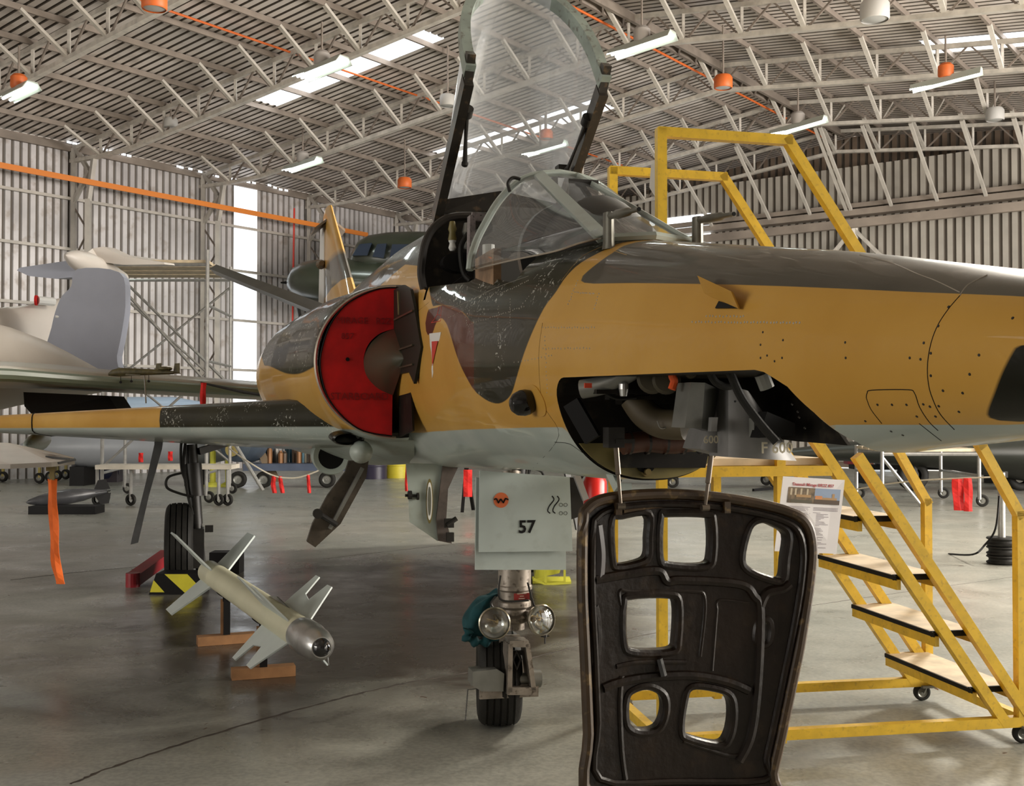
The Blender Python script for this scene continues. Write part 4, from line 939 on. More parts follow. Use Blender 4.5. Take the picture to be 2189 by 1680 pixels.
sec_tube([(1560, 795), (1585, 850), (1625, 905), (1660, 945)], 'bay_cable', RUBBER, .011, [2.72, 2.72, 2.74, 2.76], lbl='thick black cable')
sec_tube([(1628, 800), (1640, 830)], 'hydraulic_jack', GUNM, .018, [2.85, 2.85])
# olive equipment box
def boxpx(px, s, depth, name, m_):
    pts = [AS(x, y, s) for x, y in px]; m = MB(); m.prism(pts, (-depth, 0, 0)); return ob(name, m, m_, jet, local=True)
boxpx([(1477, 817), (1507, 818), (1500, 916), (1464, 914)], 2.50, .09, 'equipment_box', GUNM)
m = MB(); m.prism([AS(1507, 818, 2.50), AS(1537, 832, 2.44), AS(1522, 922, 2.44), AS(1500, 916, 2.50)], (-.05, 0, 0)); ob('equipment_box', m, mat('box_dark', (.08, .08, .07), .4, .3), jet, local=True)
CAMM = mat('camera_grey', (.20, .195, .19), .5, .15, .12, 16)
def cam_unit(px, s, depth, name='camera_cone', rnd=.4):
    pts = [AS(x, y, s) for x, y in px]; m = MB(); n = 12
    (tl_, tr2, br_, bl_) = pts; ra, rb_ = [], []
    for k in range(n + 1):
        q = k / n; bul = math.sin(PI * q) ** .7 * depth
        ra.append(tl_.lerp(tr2, q) + Vector((bul, 0, 0))); rb_.append(bl_.lerp(br_, q) + Vector((bul, 0, 0)))
    ra += [tr2 + Vector((-.12, 0, 0)), tl_ + Vector((-.12, 0, 0))]; rb_ += [br_ + Vector((-.12, 0, 0)), bl_ + Vector((-.12, 0, 0))]
    m.loft([ra, rb_]); return ob(name, m, CAMM, jet, local=True, smooth=True, angle=40)
c1 = cam_unit([(1538, 838), (1557, 830), (1558, 975), (1497, 960)], 2.42, .012)
c2 = cam_unit([(1557, 828), (1600, 838), (1703, 985), (1557, 977)], 2.50, .03)
boxpx([(1640, 880), (1700, 905), (1700, 932), (1622, 936)], 2.60, .05, 'bay_frame', BLACK)
boxpx([(1612, 894), (1640, 902), (1640, 934), (1612, 934)], 2.56, .03, 'connector_box', GUNM)
boxpx([(1522, 892), (1535, 892), (1532, 922), (1520, 922)], 2.53, .02, 'bracket', CAMM)
LET = mat('pale_stencil', (.62, .56, .42), .6)
fx = aw((0, -1, 0)) - aw((0, 0, 0)); AYm = -AY
def jet_text(name, txt, px, py, s, size, m_, parent=None, off=.004, bold=0, xdir=None, tilt=0):
    pos = aw(AS(px, py, s) + Vector((off, 0, 0))); xd = AY.copy()
    if xdir: xd = xdir
    up = Vector((0, 0, 1)) + xd * tilt
    return text_ob(name, txt, size, m_, parent or jet, pos, xd, up, bold=bold)
jet_text('lettering', 'F 600', 1658, 958, 2.545, .042, LET, c2, .008, .0006)
jet_text('lettering', '600', 1516, 940, 2.45, .030, LET, c1, .012, .0004, tilt=.2)
sc = MB()
for x, y in ((1569, 858), (1608, 886), (1607, 895), (1606, 913), (1606, 927), (1549, 903), (1547, 915), (1546, 850)): sc.lathe([(0, .002), (.0028, .002), (.003, 0)], AS(x, y, 2.53 if x > 1560 else 2.44) + Vector((.006, 0, 0)), (1, 0, 0), 8)
o = ob('camera_screws', sc, BLACK, c2, local=True); o['kind'] = 'stuff'
# ---- bay door hanging under the nose
def px2(pts, s): return [AS(x, y, s) for x, y in pts]
DS = 2.06
outer = [(1236, 1110), (1245, 1085), (1275, 1067), (1340, 1058), (1420, 1055), (1510, 1060), (1600, 1073), (1670, 1092), (1700, 1115), (1712, 1160), (1708, 1230), (1690, 1350), (1672, 1450), (1652, 1560), (1636, 1640), (1630, 1690), (1440, 1700), (1252, 1690), (1248, 1560), (1241, 1400), (1234, 1250)]
holes = [[(1304, 1114), (1325, 1105), (1378, 1101), (1380, 1150), (1378, 1185), (1362, 1198), (1318, 1206), (1306, 1192)],
         [(1412, 1108), (1422, 1101), (1500, 1102), (1513, 1115), (1514, 1180), (1500, 1205), (1430, 1203), (1411, 1188)],
         [(1594, 1130), (1615, 1113), (1640, 1120), (1664, 1140), (1660, 1190), (1656, 1228), (1640, 1232), (1595, 1215), (1581, 1190)],
         [(1332, 1290), (1345, 1276), (1420, 1274), (1441, 1288), (1440, 1360), (1428, 1386), (1350, 1387), (1332, 1365)],
         [(1260, 1305), (1266, 1310), (1270, 1360), (1266, 1405), (1261, 1400)],
         [(1337, 1490), (1355, 1472), (1385, 1468), (1412, 1485), (1415, 1520), (1400, 1552), (1365, 1558), (1338, 1542)],
         [(1462, 1500), (1475, 1470), (1520, 1472), (1550, 1485), (1557, 1520), (1550, 1565), (1530, 1585), (1470, 1572), (1456, 1555)],
         [(1608, 1330), (1616, 1321), (1628, 1323), (1632, 1340), (1628, 1365), (1614, 1371), (1605, 1360)]]
def bend(v): return Vector((v.x + .07 * (min(1.2, abs(v.y - .02) / .33)) ** 2.2 * .45, v.y, v.z))
def plate(outline, holes_, s, thick, name, m_, parent, smoothn=4):
    cu = bpy.data.curves.new('c', 'CURVE'); cu.dimensions = '2D'; cu.fill_mode = 'BOTH'; cu.extrude = thick / 2; cu.bevel_depth = .004; cu.bevel_resolution = 1
    for pl in [outline] + holes_:
        pts = smoothpoly(px2(pl, s), smoothn); sp = cu.splines.new('POLY'); sp.points.add(len(pts) - 1)
        for i, p in enumerate(pts): sp.points[i].co = (p.y, p.z, 0, 1)
        sp.use_cyclic_u = True
    o = bpy.data.objects.new('c', cu); COL.objects.link(o); dg = bpy.context.evaluated_depsgraph_get(); me = bpy.data.meshes.new_from_object(o.evaluated_get(dg)); bpy.data.objects.remove(o); bpy.data.curves.remove(cu)
    bm = bmesh.new(); bm.from_mesh(me); 
    ys = [v.co.x for v in bm.verts]
    for k in range(1, 20):
        y = min(ys) + (max(ys) - min(ys)) * k / 20
        bmesh.ops.bisect_plane(bm, geom=bm.verts[:] + bm.edges[:] + bm.faces[:], plane_co=(y, 0, 0), plane_no=(1, 0, 0))
    for v in bm.verts: v.co = bend(Vector((s + v.co.z, v.co.x, v.co.y)))
    bmesh.ops.recalc_face_normals(bm, faces=bm.faces); bm.to_mesh(me); bm.free(); me.materials.clear(); me.materials.append(m_); me.name = name
    return link(name, me, parent)
DOORM = mat('bay_door_paint', (.012, .007, .0045), .36, .0, .4, 6, wear=(.05, .03, .015), wearamt=.3, spec=.35, bump=.3, bscale=25)
EDGEM = mat('bay_door_edge', (.045, .026, .012), .4, .1, .4, 10, wear=(.30, .2, .08), wearamt=.5)
door = plate(outer, holes, DS, .034, 'bay_door', DOORM, jet); door['label'] = 'black-brown camera bay door with rounded lightening holes, hung below the nose'
out_s = smoothpoly(px2(outer, DS), 4)
m = MB(); m.tube([bend(v + Vector((.020, 0, 0))) for v in out_s], .017, 10, close=True); ob('door_rim', m, EDGEM, door, local=True, smooth=True)
cen = sum(out_s, Vector()) / len(out_s)
m = MB(); m.tube([bend(v.lerp(cen, .085) + Vector((.022, 0, 0))) for v in out_s], .011, 8, close=True); ob('door_seal', m, DOORM, door, local=True, smooth=True)
for hpl in holes:
    hp = smoothpoly(px2(hpl, DS), 4); hc = sum(hp, Vector()) / len(hp)
    m = MB(); m.tube([bend(v + (v - hc) * .10 + Vector((.016, 0, 0))) for v in hp], .013, 8, close=True); ob('hole_rim', m, DOORM, door, local=True, smooth=True)
def drib(pxs, r=.016, off=.018, mm=None, name='door_rib'):
    m = MB(); m.tube([bend(v + Vector((off, 0, 0))) for v in smoothpoly(px2(pxs, DS), 6, False)], r, 8); return ob(name, m, mm or DOORM, door, local=True, smooth=True)
drib([(1262, 1235), (1330, 1225), (1400, 1218), (1420, 1240), (1450, 1238), (1570, 1245), (1600, 1270), (1612, 1300), (1608, 1440), (1595, 1560), (1570, 1620)])
drib([(1612, 1290), (1625, 1262), (1655, 1252), (1668, 1240)])
drib([(1280, 1465), (1310, 1455), (1370, 1445), (1470, 1440), (1545, 1452), (1590, 1470)])
drib([(1320, 1290), (1318, 1260), (1350, 1262), (1470, 1262), (1500, 1280), (1490, 1400)], .007)
drib([(1525, 1300), (1530, 1280), (1590, 1285)], .006); drib([(1525, 1300), (1515, 1430)], .006)
drib([(1310, 1420), (1360, 1412), (1460, 1412)], .009)
drib([(1322, 1440), (1318, 1500), (1322, 1600), (1330, 1660)], .010)
drib([(1455, 1580), (1500, 1595), (1560, 1610), (1590, 1590)], .008)
drib([(1268, 1120), (1275, 1180), (1272, 1230)], .020, .012, mat('padding', (.05, .042, .045), .3, 0, .3, 8), 'door_pad')
drib([(1325, 1090), (1420, 1078), (1515, 1083)], .009, .02, EDGEM, 'door_lip')
m = MB()
for x, y in ((1310, 1085), (1540, 1082)): m.box(bend(AS(x, y, DS) + Vector((.03, 0, 0))), (.03, .02, .035))
ob('hinge_lug', m, EDGEM, door, local=True)
m = MB(); c = bend(AS(1402, 1418, DS) + Vector((.03, 0, 0))); m.bar(c + Vector((0, .0, .02)), c + Vector((.01, .01, -.03)), .018, .012); ob('catch', m, DARKM, door, local=True)
for a, b, w in (((1315, 930), (1327, 1082), 0), ((1521, 968), (1507, 1085), 1)):
    p, q = AS(a[0], a[1], DS + .05), AS(b[0], b[1], DS + .05)
    m = MB(); m.tube([p, p.lerp(q, .55), p.lerp(q, .56), q], [.008, .0085, .0055, .0055], 10); m.lathe([(.011, -.012), (.011, .012)], q, (0, 1, 0), 10); m.lathe([(.010, -.01), (.010, .01)], p, (0, 1, 0), 10); ob('support_rod', m, mat('rod_steel', (.16, .13, .10), .35, .7), door, local=True, smooth=True)
m = MB(); m.bar(AS(1300, 1002, 1.9), AS(1320, 1045, 1.95), .012, .03); m.box(AS(1338, 1050, 1.95), (.01, .035, .05)); ob('torn_bracket', m, GREYGRN, jet, local=True)
# ---- nose gear: '57' door, leg, lamps, wheel
GD = .34
plt = [AS(x, y, GD) for x, y in ((1026, 1006), (1218, 1020), (1224, 1178), (1024, 1180))]
m = MB(); m.prism(plt, (-.012, 0, 0)); d57 = ob('nose_gear_door', m, mat('gear_door_paint', (.47, .53, .51), .5, 0, .07, 5, wear=(.12, .10, .07), wearamt=.12), jet, local=True, label='pale grey door numbered 57')
plt = [AS(x, y, GD - .05) for x, y in ((1018, 1020), (1210, 1060), (1210, 1218), (1016, 1218))]; m = MB(); m.prism(plt, (-.012, 0, 0)); ob('lower_gear_door', m, MATS['gear_door_paint'], jet, local=True)
jet_text('lettering', '57', 1126, 1127, GD, .080, BLACK, d57, .003, .0018)
c = AS(1071, 1069, GD); m = MB(); m.lathe([(0, .003), (.0345, .003), (.0345, 0)], c, (1, 0, 0), 32); em = ob('squadron_emblem', m, mat('emblem_orange', (.72, .16, .05), .5), d57, local=True)
zz = [(-.034, .004), (-.022, .008), (-.013, -.012), (-.002, .006), (.010, -.012), (.020, .008), (.034, .002)]
m = MB(); pts = [c + Vector((.004, a, b)) for a, b in zz]
for a, b in zip(pts[:-1], pts[1:]): m.bar(a, b, .006, .0015, up=(1, 0, 0))
for a, b in zip(pts[:-1], pts[1:]): m.bar(a + Vector((.0002, 0, -.002)), b + Vector((.0002, 0, -.002)), .006, .0015, up=(0, 0, 1))
ob('emblem_zigzag', m, BLACK, em, local=True)
for dx in (0, 11):
    m = MB(); m.tube(smoothpoly([AS(1180 + dx, 1060, GD), AS(1184 + dx, 1068, GD), AS(1174 + dx, 1082, GD), AS(1171 + dx, 1092, GD), AS(1176 + dx, 1097, GD)], 5, False), .0028, 6); ob('wave_marking', m, BLACK, d57, local=True)
for x, y in ((1199, 1079), (1209, 1079), (1199, 1097), (1209, 1097)):
    m = MB(); ccc = AS(x, y, GD); m.tube([ccc + Vector((.001, .008 * math.cos(a), .008 * math.sin(a))) for a in [2 * PI * k / 14 for k in range(14)]], .0008, 5, close=True); ob('stencil_ring', m, DARKM, d57, local=True)
m = MB(); m.bar(AS(1232, 1015, .2), AS(1252, 1068, .2), .02, .03); ob('door_strut', m, mat('strut_pale', (.45, .45, .47), .4, .4), jet, local=True)
m = MB(); m.prism([AS(x, y, .15) for x, y in ((1218, 1020), (1240, 1022), (1250, 1100), (1222, 1110))], (-.02, 0, 0)); ob('bay_side_plate', m, DARKM, jet, local=True)
LEG = mat('gear_leg_metal', (.30, .26, .22), .4, .5, .3, 14, wear=(.07, .05, .035), wearamt=.8)
leg = root('x', None, None, None, M=AM) if False else None
def LP(x, y, s=.12): return AS(x, y, s)
m = MB(); a = LP(1100, 1190); b = LP(1100, 1370)
k = (LP(1134, 1250) - LP(1066, 1250)).length / 2
m.lathe([(k, .0), (k, .0), (k, -.16), (k * 1.06, -.165), (k * 1.06, -.18), (k * .9, -.19), (k * .88, -.235), (k, -.24), (k, -.26), (k * .7, -.275), (k * .7, -.30), (k * .95, -.31), (k * .95, -.33), (k * .6, -.34), (k * .6, -.37)], Vector((a.x, a.y, a.z + .03)), (0, 0, 1), 28)
m.tube([LP(1100, 1195), LP(1092, 1010, 0)], .05, 16)
nleg = ob('nose_gear_leg', m, LEG, jet, local=True, smooth=True, angle=40)
m = MB(); m.box(LP(1105, 1269) + Vector((k + .006, 0, 0)), (.004, .075, .030)); pl_ = ob('data_plate', m, mat('plate_red', (.25, .02, .015), .4), nleg, local=True, label='small dark red data plate')
for i, w in enumerate((.045, .02, .03, .06)): m = MB(); m.box(LP(1105, 1263 + i * 5) + Vector((k + .0095, 0, 0)), (.001, w, .0025)); ob('plate_line', m, LET, nleg, local=True)
# yoke: open channel frame
yk = [(1082, 1368), (1126, 1368), (1138, 1468), (1144, 1476), (1078, 1478), (1074, 1440)]
m = MB(); 
cpts = px2(yk, .20); m.prism([v + Vector((-.14, 0, 0)) for v in cpts], (.02, 0, 0))
for a, b, w in (((1084, 1372), (1124, 1372), .03), ((1086, 1372), (1084, 1475), .022), ((1122, 1372), (1136, 1475), .022), ((1080, 1472), (1142, 1472), .035)): m.bar(LP(*a, .18), LP(*b, .18), w, .10, up=(1, 0, 0))
ob('torque_yoke', m, LEG, nleg, local=True)
m = MB(); m.tube([LP(1104, 1392, .18), LP(1096, 1410, .19), LP(1104, 1430, .2), LP(1113, 1410, .19), LP(1104, 1392, .18)], .008, 8); m.bar(LP(1092, 1395, .16), LP(1118, 1395, .16), .02); ob('yoke_link', m, DARKM, nleg, local=True, smooth=True)
# axle arm
m = MB(); m.tube([LP(1008, 1452, .16), LP(1150, 1452, .16)], .030, 16); m.tube([LP(1136, 1450, .16), LP(1154, 1450, .16)], .042, 16)
m.prism([LP(x, y, .21) for x, y in ((1011, 1436), (1062, 1430), (1078, 1440), (1076, 1478), (1030, 1478), (1010, 1466))], (-.1, 0, 0)); ob('axle_arm', m, GUNM, nleg, local=True, smooth=True, angle=30)
m = MB(); m.bar(LP(1025, 1480, .18), LP(1150, 1474, .18), .02, .06); ob('arm_plate', m, LEG, nleg, local=True)
# wheel
mt, mr_ = MB(), MB(); wc = AMI @ G(1066, 1548); wc = Vector((wc.x, wc.y, .225))
wheel(mt, mr_, wc, (.20, 1, 0), .225, .21, 40, 5, .42)
nw = ob('nose_wheel', mt, RUBBER, nleg, local=True, smooth=True, angle=30); ob('wheel_hub', mr_, mat('hub_yellow', (.65, .42, .02), .4), nw, local=True, smooth=True)
# landing lamps
def lamp(px, py, s, r, tilt):
    c = AS(px, py, s); ax = Vector((1, tilt[0], tilt[1])).normalized()
    m = MB(); m.lathe([(r * .3, -.07), (r * .8, -.045), (r * 1.04, -.01), (r * 1.06, .006), (r * .98, .012), (r * .96, .002)], c, ax, 36, cap=False); l = ob('landing_lamp', m, mat('lamp_bezel', (.42, .38, .30), .25, .9), nleg, local=True, smooth=True, angle=40)
    m = MB(); m.lathe([(.0, -.045), (r * .2, -.042), (r * .45, -.036), (r * .7, -.025), (r * .95, -.004)], c, ax, 36, cap=False); ob('reflector', m, CHROME, l, local=True, smooth=True)
    m = MB(); m.lathe([(r * .96, .003), (r * .7, .010), (r * .35, .014), (0, .015)], c, ax, 36, cap=False); ob('lamp_glass', m, CLEAR, l, local=True, smooth=True)
    m = MB(); m.lathe([(.004, -.04), (.009, -.03), (.009, -.018), (.004, -.012)], c, ax, 12); m.bar(c + Vector((-.02, r * .3, 0)), c + Vector((-.01, -r * .5, r * .3)), .004); ob('bulb', m, mat('bulb_brass', (.5, .33, .12), .3, .8), l, local=True, smooth=True)
    m = MB(); m.bar(c + Vector((-.05, 0, 0)), Vector((.12, c.y * .4 + LP(1100, 1330).y * .6, c.z)), .03, .05); ob('lamp_bracket', m, LEG, nleg, local=True)
lamp(1057, 1332, .26, .070, (-.15, .06)); lamp(1157, 1325, .26, .068, (.25, .10))
c = AS(1165, 1362, .24); m = MB(); m.lathe([(.004, -.03), (.004, 0), (.010, .0), (.010, .015), (.005, .018)], c, (0, 0, 1), 10); m.bar(c + Vector((0, -.02, .005)), c + Vector((0, .02, .005)), .006); ob('adjusting_bolt', m, DARKM, nleg, local=True)
for q in ([(1128, 1245), (1140, 1290), (1150, 1310)], [(1070, 1230), (1066, 1270), (1080, 1285), (1130, 1283)], [(1060, 1305), (1050, 1290), (1060, 1275)]): m = MB(); m.tube(smoothpoly(px2(q, .22), 5, False), .005, 6); ob('brake_line', m, DARKM, nleg, local=True, smooth=True)
m = MB(); ch0 = AS(1000, 1474, .2); ch1 = AS(995, 1540, .2)
for i in range(26):
    p = ch0.lerp(ch1, i / 25); m.tube([p + Vector((0, .003 * math.cos(a) if i % 2 else 0, .0055 * math.sin(a))) + Vector((.003 * math.cos(a) if i % 2 == 0 else 0, 0, 0)) for a in [2 * PI * k / 6 for k in range(6)]], .0009, 4, close=True)
m.tube([ch0, AS(1018, 1472, .2)], .0015, 5); o = ob('safety_chain', m, DARKM, nleg, local=True)
# ---- main gear
MG = G(383, 1250); dpt = MG.y
def MP(x, y, d=0): return AMI @ P(x, y, dpt + d)
for side in (1, -1):
    def mir(v): v = Vector(v); return v if side == 1 else Vector((v.x, -v.y, v.z))
    mt, mr_ = MB(), MB(); cpos = AMI @ MG; cpos = Vector((cpos.x, cpos.y, .36)); wheel(mt, mr_, mir(cpos), (0, 1, 0), .36, .24, 40, 4, .42)
    m = MB(); m.tube([mir(MP(408, 950)), mir(MP(420, 1120))], .055, 14); m.tube([mir(MP(412, 990)), mir(MP(418, 1060))], .075, 14); m.tube([mir(MP(420, 1110)), mir(MP(432, 1240))], .045, 12); m.box(mir(MP(425, 1170)), (.2, .09, .34))
    mg = ob('main_gear_leg', m, DARKM, jet, local=True, smooth=True, angle=40)
    w_ = ob('main_wheel', mt, RUBBER, mg, local=True, smooth=True, angle=30); ob('wheel_hub', mr_, GUNM, w_, local=True, smooth=True)
    for q in ([(398, 935), (392, 990), (400, 1050), (412, 1100)], [(392, 1010), (360, 1020), (357, 1042), (385, 1055), (415, 1062)], [(402, 930), (388, 945), (388, 1000), (398, 1030)]):
        m = MB(); m.tube(smoothpoly([mir(MP(*p, -.08)) for p in q], 6, False), .012, 6); ob('brake_hose', m, RUBBER, mg, local=True, smooth=True)
    m = MB(); m.box(mir(MP(447, 1130)), (.03, .07, .06)); ob('torque_lug', m, DARKM, mg, local=True)
    m = MB(); m.bar(mir(MP(425, 965)), mir(MP(490, 945, .2)), .05, .06); ob('drag_strut', m, DARKM, mg, local=True)
    pl = [(330, 915), (352, 912), (346, 960), (318, 1060), (295, 1160), (279, 1164), (282, 1150), (312, 1030), (330, 950)]
    m = MB(); m.prism([mir(MP(x, y, -.5)) for x, y in pl], mir(Vector((-.05, 0, 0)))); ob('gear_leg_door', m, mat('door_dark', (.055, .055, .055), .4, .3, .3, 9), jet, local=True)
# strut-like air brake hanging below the intake
abp = [(748, 985), (788, 985), (780, 1030), (745, 1110), (700, 1150), (668, 1172), (655, 1160), (665, 1125), (690, 1075), (730, 1020)]
abp = [(746, 985), (788, 985), (783, 1020), (728, 1120), (674, 1170), (656, 1158), (668, 1120), (700, 1060), (738, 1010)]
m = MB(); m.prism([AS(x, y, -1.35) for x, y in abp], (-.05, 0, 0)); airb = ob('air_brake', m, mat('airbrake_brown', (.075, .06, .045), .42, .3, .3, 12, wear=(.02, .015, .01), wearamt=.6), jet, local=True)
m = MB(); m.bar(AS(775, 1000, -1.33), AS(705, 1130, -1.33), .035, .02); ob('stiffener', m, GUNM, airb, local=True)
m = MB(); m.tube([AS(676, 1095, -1.3), AS(720, 1122, -1.3)], .016, 8); m.lathe([(.01, -.02), (.028, -.02), (.028, .02), (.01, .02)], AS(679, 1098, -1.28), (1, 0, 0), 14); ob('hinge_fitting', m, DARKM, airb, local=True)
# roundel door
rd = [(868, 990), (946, 992), (938, 1060), (933, 1110), (936, 1157), (876, 1116), (873, 1050)]
m = MB(); m.prism([AS(x, y, -.9) for x, y in rd], (-.012, 0, 0)); rdo = ob('belly_door', m, GREYGRN, jet, local=True, label='pale door with a narrow roundel')
m = MB(); m.prism([AS(x, y, -.88) for x, y in [(947, 992), (980, 997), (958, 1045), (954, 1110), (966, 1162), (937, 1156), (933, 1110), (939, 1060)]], (-.05, 0, 0)); ob('door_inner_frame', m, mat('frame_brown', (.10, .08, .07), .5, .2, .3, 20), rdo, local=True)
m = MB(); m.box(AS(960, 1118, -.85), (.03, .05, .05)); m.tube([AS(955, 1122, -.84), AS(976, 1108, -.84)], .014, 10); m.box(AS(962, 1148, -.85), (.03, .04, .05)); ob('door_latch', m, DARKM, rdo, local=True)
cc_ = AS(918, 1071, -.886)
for rx, rz, mm_, of in ((.020, .124, OLIVE, .002), (.015, .105, MATS['marking_white'], .004), (.009, .08, mat('roundel_grey', (.12, .12, .09), .5), .006)):
    m = MB(); m.prism([cc_ + Vector((of - .001, rx * math.cos(a), rz * math.sin(a))) for a in [2 * PI * k / 32 for k in range(32)]], (.002, 0, 0)); ob('roundel', m, mm_, rdo, local=True)
m = MB(); m.tube([AS(866, 1059, -.88), AS(896, 1060, -.88)], .008, 8); m.lathe([(.024, -.01), (.024, .01)], AS(876, 1058, -.88), (0, 1, 0), 14); m.lathe([(.02, -.006), (.02, .006)], AS(893, 1061, -.88), (0, 1, 0), 14); ob('latch_spindle', m, DARKM, rdo, local=True)
# red intake cover, a thing of its own resting in the intake
outl = [(849, 615), (812, 617), (772, 631), (735, 655), (706, 694), (690, 738), (684, 778), (691, 822), (706, 858), (737, 895), (778, 922), (838, 932), (838, 890), (839, 843), (810, 831), (787, 806), (777, 772), (787, 737), (812, 713), (845, 702), (847, 660)]
def arcs(p): return p
m = MB(); outer_ = smoothpoly([AS(x, y, -.475) for x, y in outl[:12]], 4, False); inner_ = smoothpoly([AS(x, y, -.475) for x, y in outl[13:20]], 6, False)
N2 = 40
def resamp(pts, n):
    L_ = [0]
    for a, b in zip(pts[:-1], pts[1:]): L_.append(L_[-1] + (b - a).length)
    out = []
    for i in range(n + 1):
        t = L_[-1] * i / n; j = max(k for k in range(len(L_)) if L_[k] <= t + 1e-9); j = min(j, len(pts) - 2); out.append(pts[j].lerp(pts[j + 1], (t - L_[j]) / (L_[j + 1] - L_[j] + 1e-9)))
    return out
oo = [aw(v) for v in resamp(outer_, N2)]; ii = [aw(v) for v in resamp(inner_[::-1], N2)]
back = -AF * .03
m.loft([oo, ii], False, False, False); m.loft([[v + back for v in oo], [v + back for v in ii]], False, False, False)
k = (N2 + 1); 
m.loft([oo, [v + back for v in oo]], False, False, False); m.loft([ii, [v + back for v in ii]], False, False, False)
m.loft([[oo[0], ii[0]], [oo[0] + back, ii[0] + back]], False, False, False); m.loft([[oo[-1], ii[-1]], [oo[-1] + back, ii[-1] + back]], False, False, False)
cov_c = aw(AS(730, 775, -.475))
cover = root('intake_cover', cov_c, 'crescent-shaped bright red intake cover fitted in the air intake', 'cover')
ob('cover_board', m, mat('cover_red', (.62, .004, .006), .6, 0, .28, 7), cover)
m = MB(); m.tube([v + AF * .003 for v in oo], .004, 6); ob('cover_edge', m, BLACK, cover)
FAINT = mat('faded_stencil', (.26, .005, .007), .7)
def cov_text(t, x, y, sz): text_ob('lettering', t, sz, FAINT, cover, aw(AS(x, y, -.47)), AY, Vector((0, 0, 1)), .0006)
cov_text('MIRAGE   R2Z', 778, 686, .046); cov_text('857', 743, 719, .044); cov_text('STARBOARD', 769, 848, .052)
m = MB(); m.lathe([(.010, 0), (.010, .002), (0, .002)], aw(AS(743, 768, -.47)), AF, 14); ob('cover_hole', m, BLACK, cover)
# ================================================================ THINGS AROUND THE FIGHTER
# teal cloth bundled on the nose gear
m = MB(); pts = smoothpoly([AS(x, y, .02) for x, y in ((1062, 1268), (1040, 1275), (1022, 1300), (1016, 1335), (1020, 1355))], 6, False)
rings = []
for i, p in enumerate(pts):
    k = i / (len(pts) - 1); rx = .045 + .025 * math.sin(PI * k) + .012 * k; ring = []
    for j in range(28):
        a = 2 * PI * j / 28; w = 1 + .09 * math.sin(4 * a + i * .25) + .035 * math.sin(9 * a - i * .4)
        ring.append(p + Vector((math.cos(a) * rx * w, math.sin(a) * rx * w * .8, .008 * math.sin(3 * a + i * .4) + math.sin(a) * rx * .35)))
    rings.append(ring)
m.loft(rings); m.tube(smoothpoly([AS(x, y, .10) for x, y in ((1002, 1345), (998, 1362), (1020, 1372), (1048, 1368), (1062, 1350))], 6, False), [.02 + .010 * math.sin(i * 1.3) for i in range(25)], 10)
loc = aw(AS(1025, 1320, 0)); cl = root('cloth', loc, 'crumpled teal cloth bundled beside the landing lamps of the nose gear', 'cloth', M=AM.copy())
ob('cloth_folds', m, TEAL, cl, local=True, smooth=True, angle=80)
# ---- missile and its two stands
MZ = .39; T0, T1 = G(447, 1222, MZ), G(688, 1384, MZ); md = (T1 - T0).normalized(); ML = (T1 - T0).length
mr_ = md.cross(Vector((0, 0, 1))).normalized(); Mm = Matrix.Translation(T0) @ Matrix((md, -mr_, Vector((0, 0, 1)))).transposed().to_4x4()
mis = root('missile', None, 'cream air-to-air missile with white fins and black seeker glass on two T stands', 'missile', M=Mm)
CREAM = mat('missile_cream', (.60, .58, .42), .38, 0, .06, 4); FINW = mat('fin_grey_white', (.55, .60, .58), .4, .05, .05, 6)
m = MB(); m.lathe([(0, 0), (.070, 0), (.080, .01), (.081, .30), (.083, .305), (.083, .33), (.081, .335), (.080, ML - .36)], (0, 0, 0), (1, 0, 0), 40); ob('missile_body', m, CREAM, mis, local=True, smooth=True, angle=30)
m = MB(); m.lathe([(.081, ML - .36), (.087, ML - .345), (.088, ML - .20), (.084, ML - .19), (.081, ML - .10), (.070, ML - .03), (.050, ML)], (0, 0, 0), (1, 0, 0), 40); ob('seeker_collar', m, ALU, mis, local=True, smooth=True, angle=30)
m = MB(); m.lathe([(.046, ML), (.040, ML + .02), (.026, ML + .034), (0, ML + .040)], (0, 0, 0), (1, 0, 0), 28); ob('seeker_dome', m, mat('seeker_glass', (.01, .01, .012), .05, 0, coat=1), mis, local=True, smooth=True)
m = MB(); m.tube([(ML + .0, .03, -.05), (ML + .045, .02, -.075)], .003, 6); ob('nose_pin', m, ALU, mis, local=True)
for k in range(4):
    a = math.radians(42 + 90 * k); d = Vector((0, math.sin(a) * -1, math.cos(a))); n_ = Vector((0, math.cos(a), math.sin(a))) * .006
    pl = [Vector((.02, 0, 0)) + d * .05, Vector((.40, 0, 0)) + d * .05, Vector((.17, 0, 0)) + d * .38, Vector((-.05, 0, 0)) + d * .38]
    m = MB(); m.prism([p - n_ for p in pl], n_ * 2); ob('tail_fin', m, FINW, mis, local=True)
    x0 = ML - .98
    pl = [(x0, .05), (x0 + .58, .05), (x0 + .42, .29), (x0 + .34, .29), (x0 + .29, .17), (x0 + .17, .19), (x0 + .13, .31), (x0 + .06, .31)]
    pl = [Vector((x, 0, 0)) + d * r for x, r in pl]; m = MB(); m.prism([p - n_ * .7 for p in pl], n_ * 1.4); ob('canard_fin', m, FINW, mis, local=True)
m = MB(); a = math.radians(-15); d = Vector((0, -math.sin(a), math.cos(a)))
m.prism([Vector((ML - 1.25, 0, 0)) + d * .066 - Vector((0, .004, 0)), Vector((ML - .98, 0, 0)) + d * .10 - Vector((0, .004, 0)), Vector((ML - .5, 0, 0)) + d * .066 - Vector((0, .004, 0))], (0, .008, 0)); ob('strake', m, GUNM, mis, local=True)
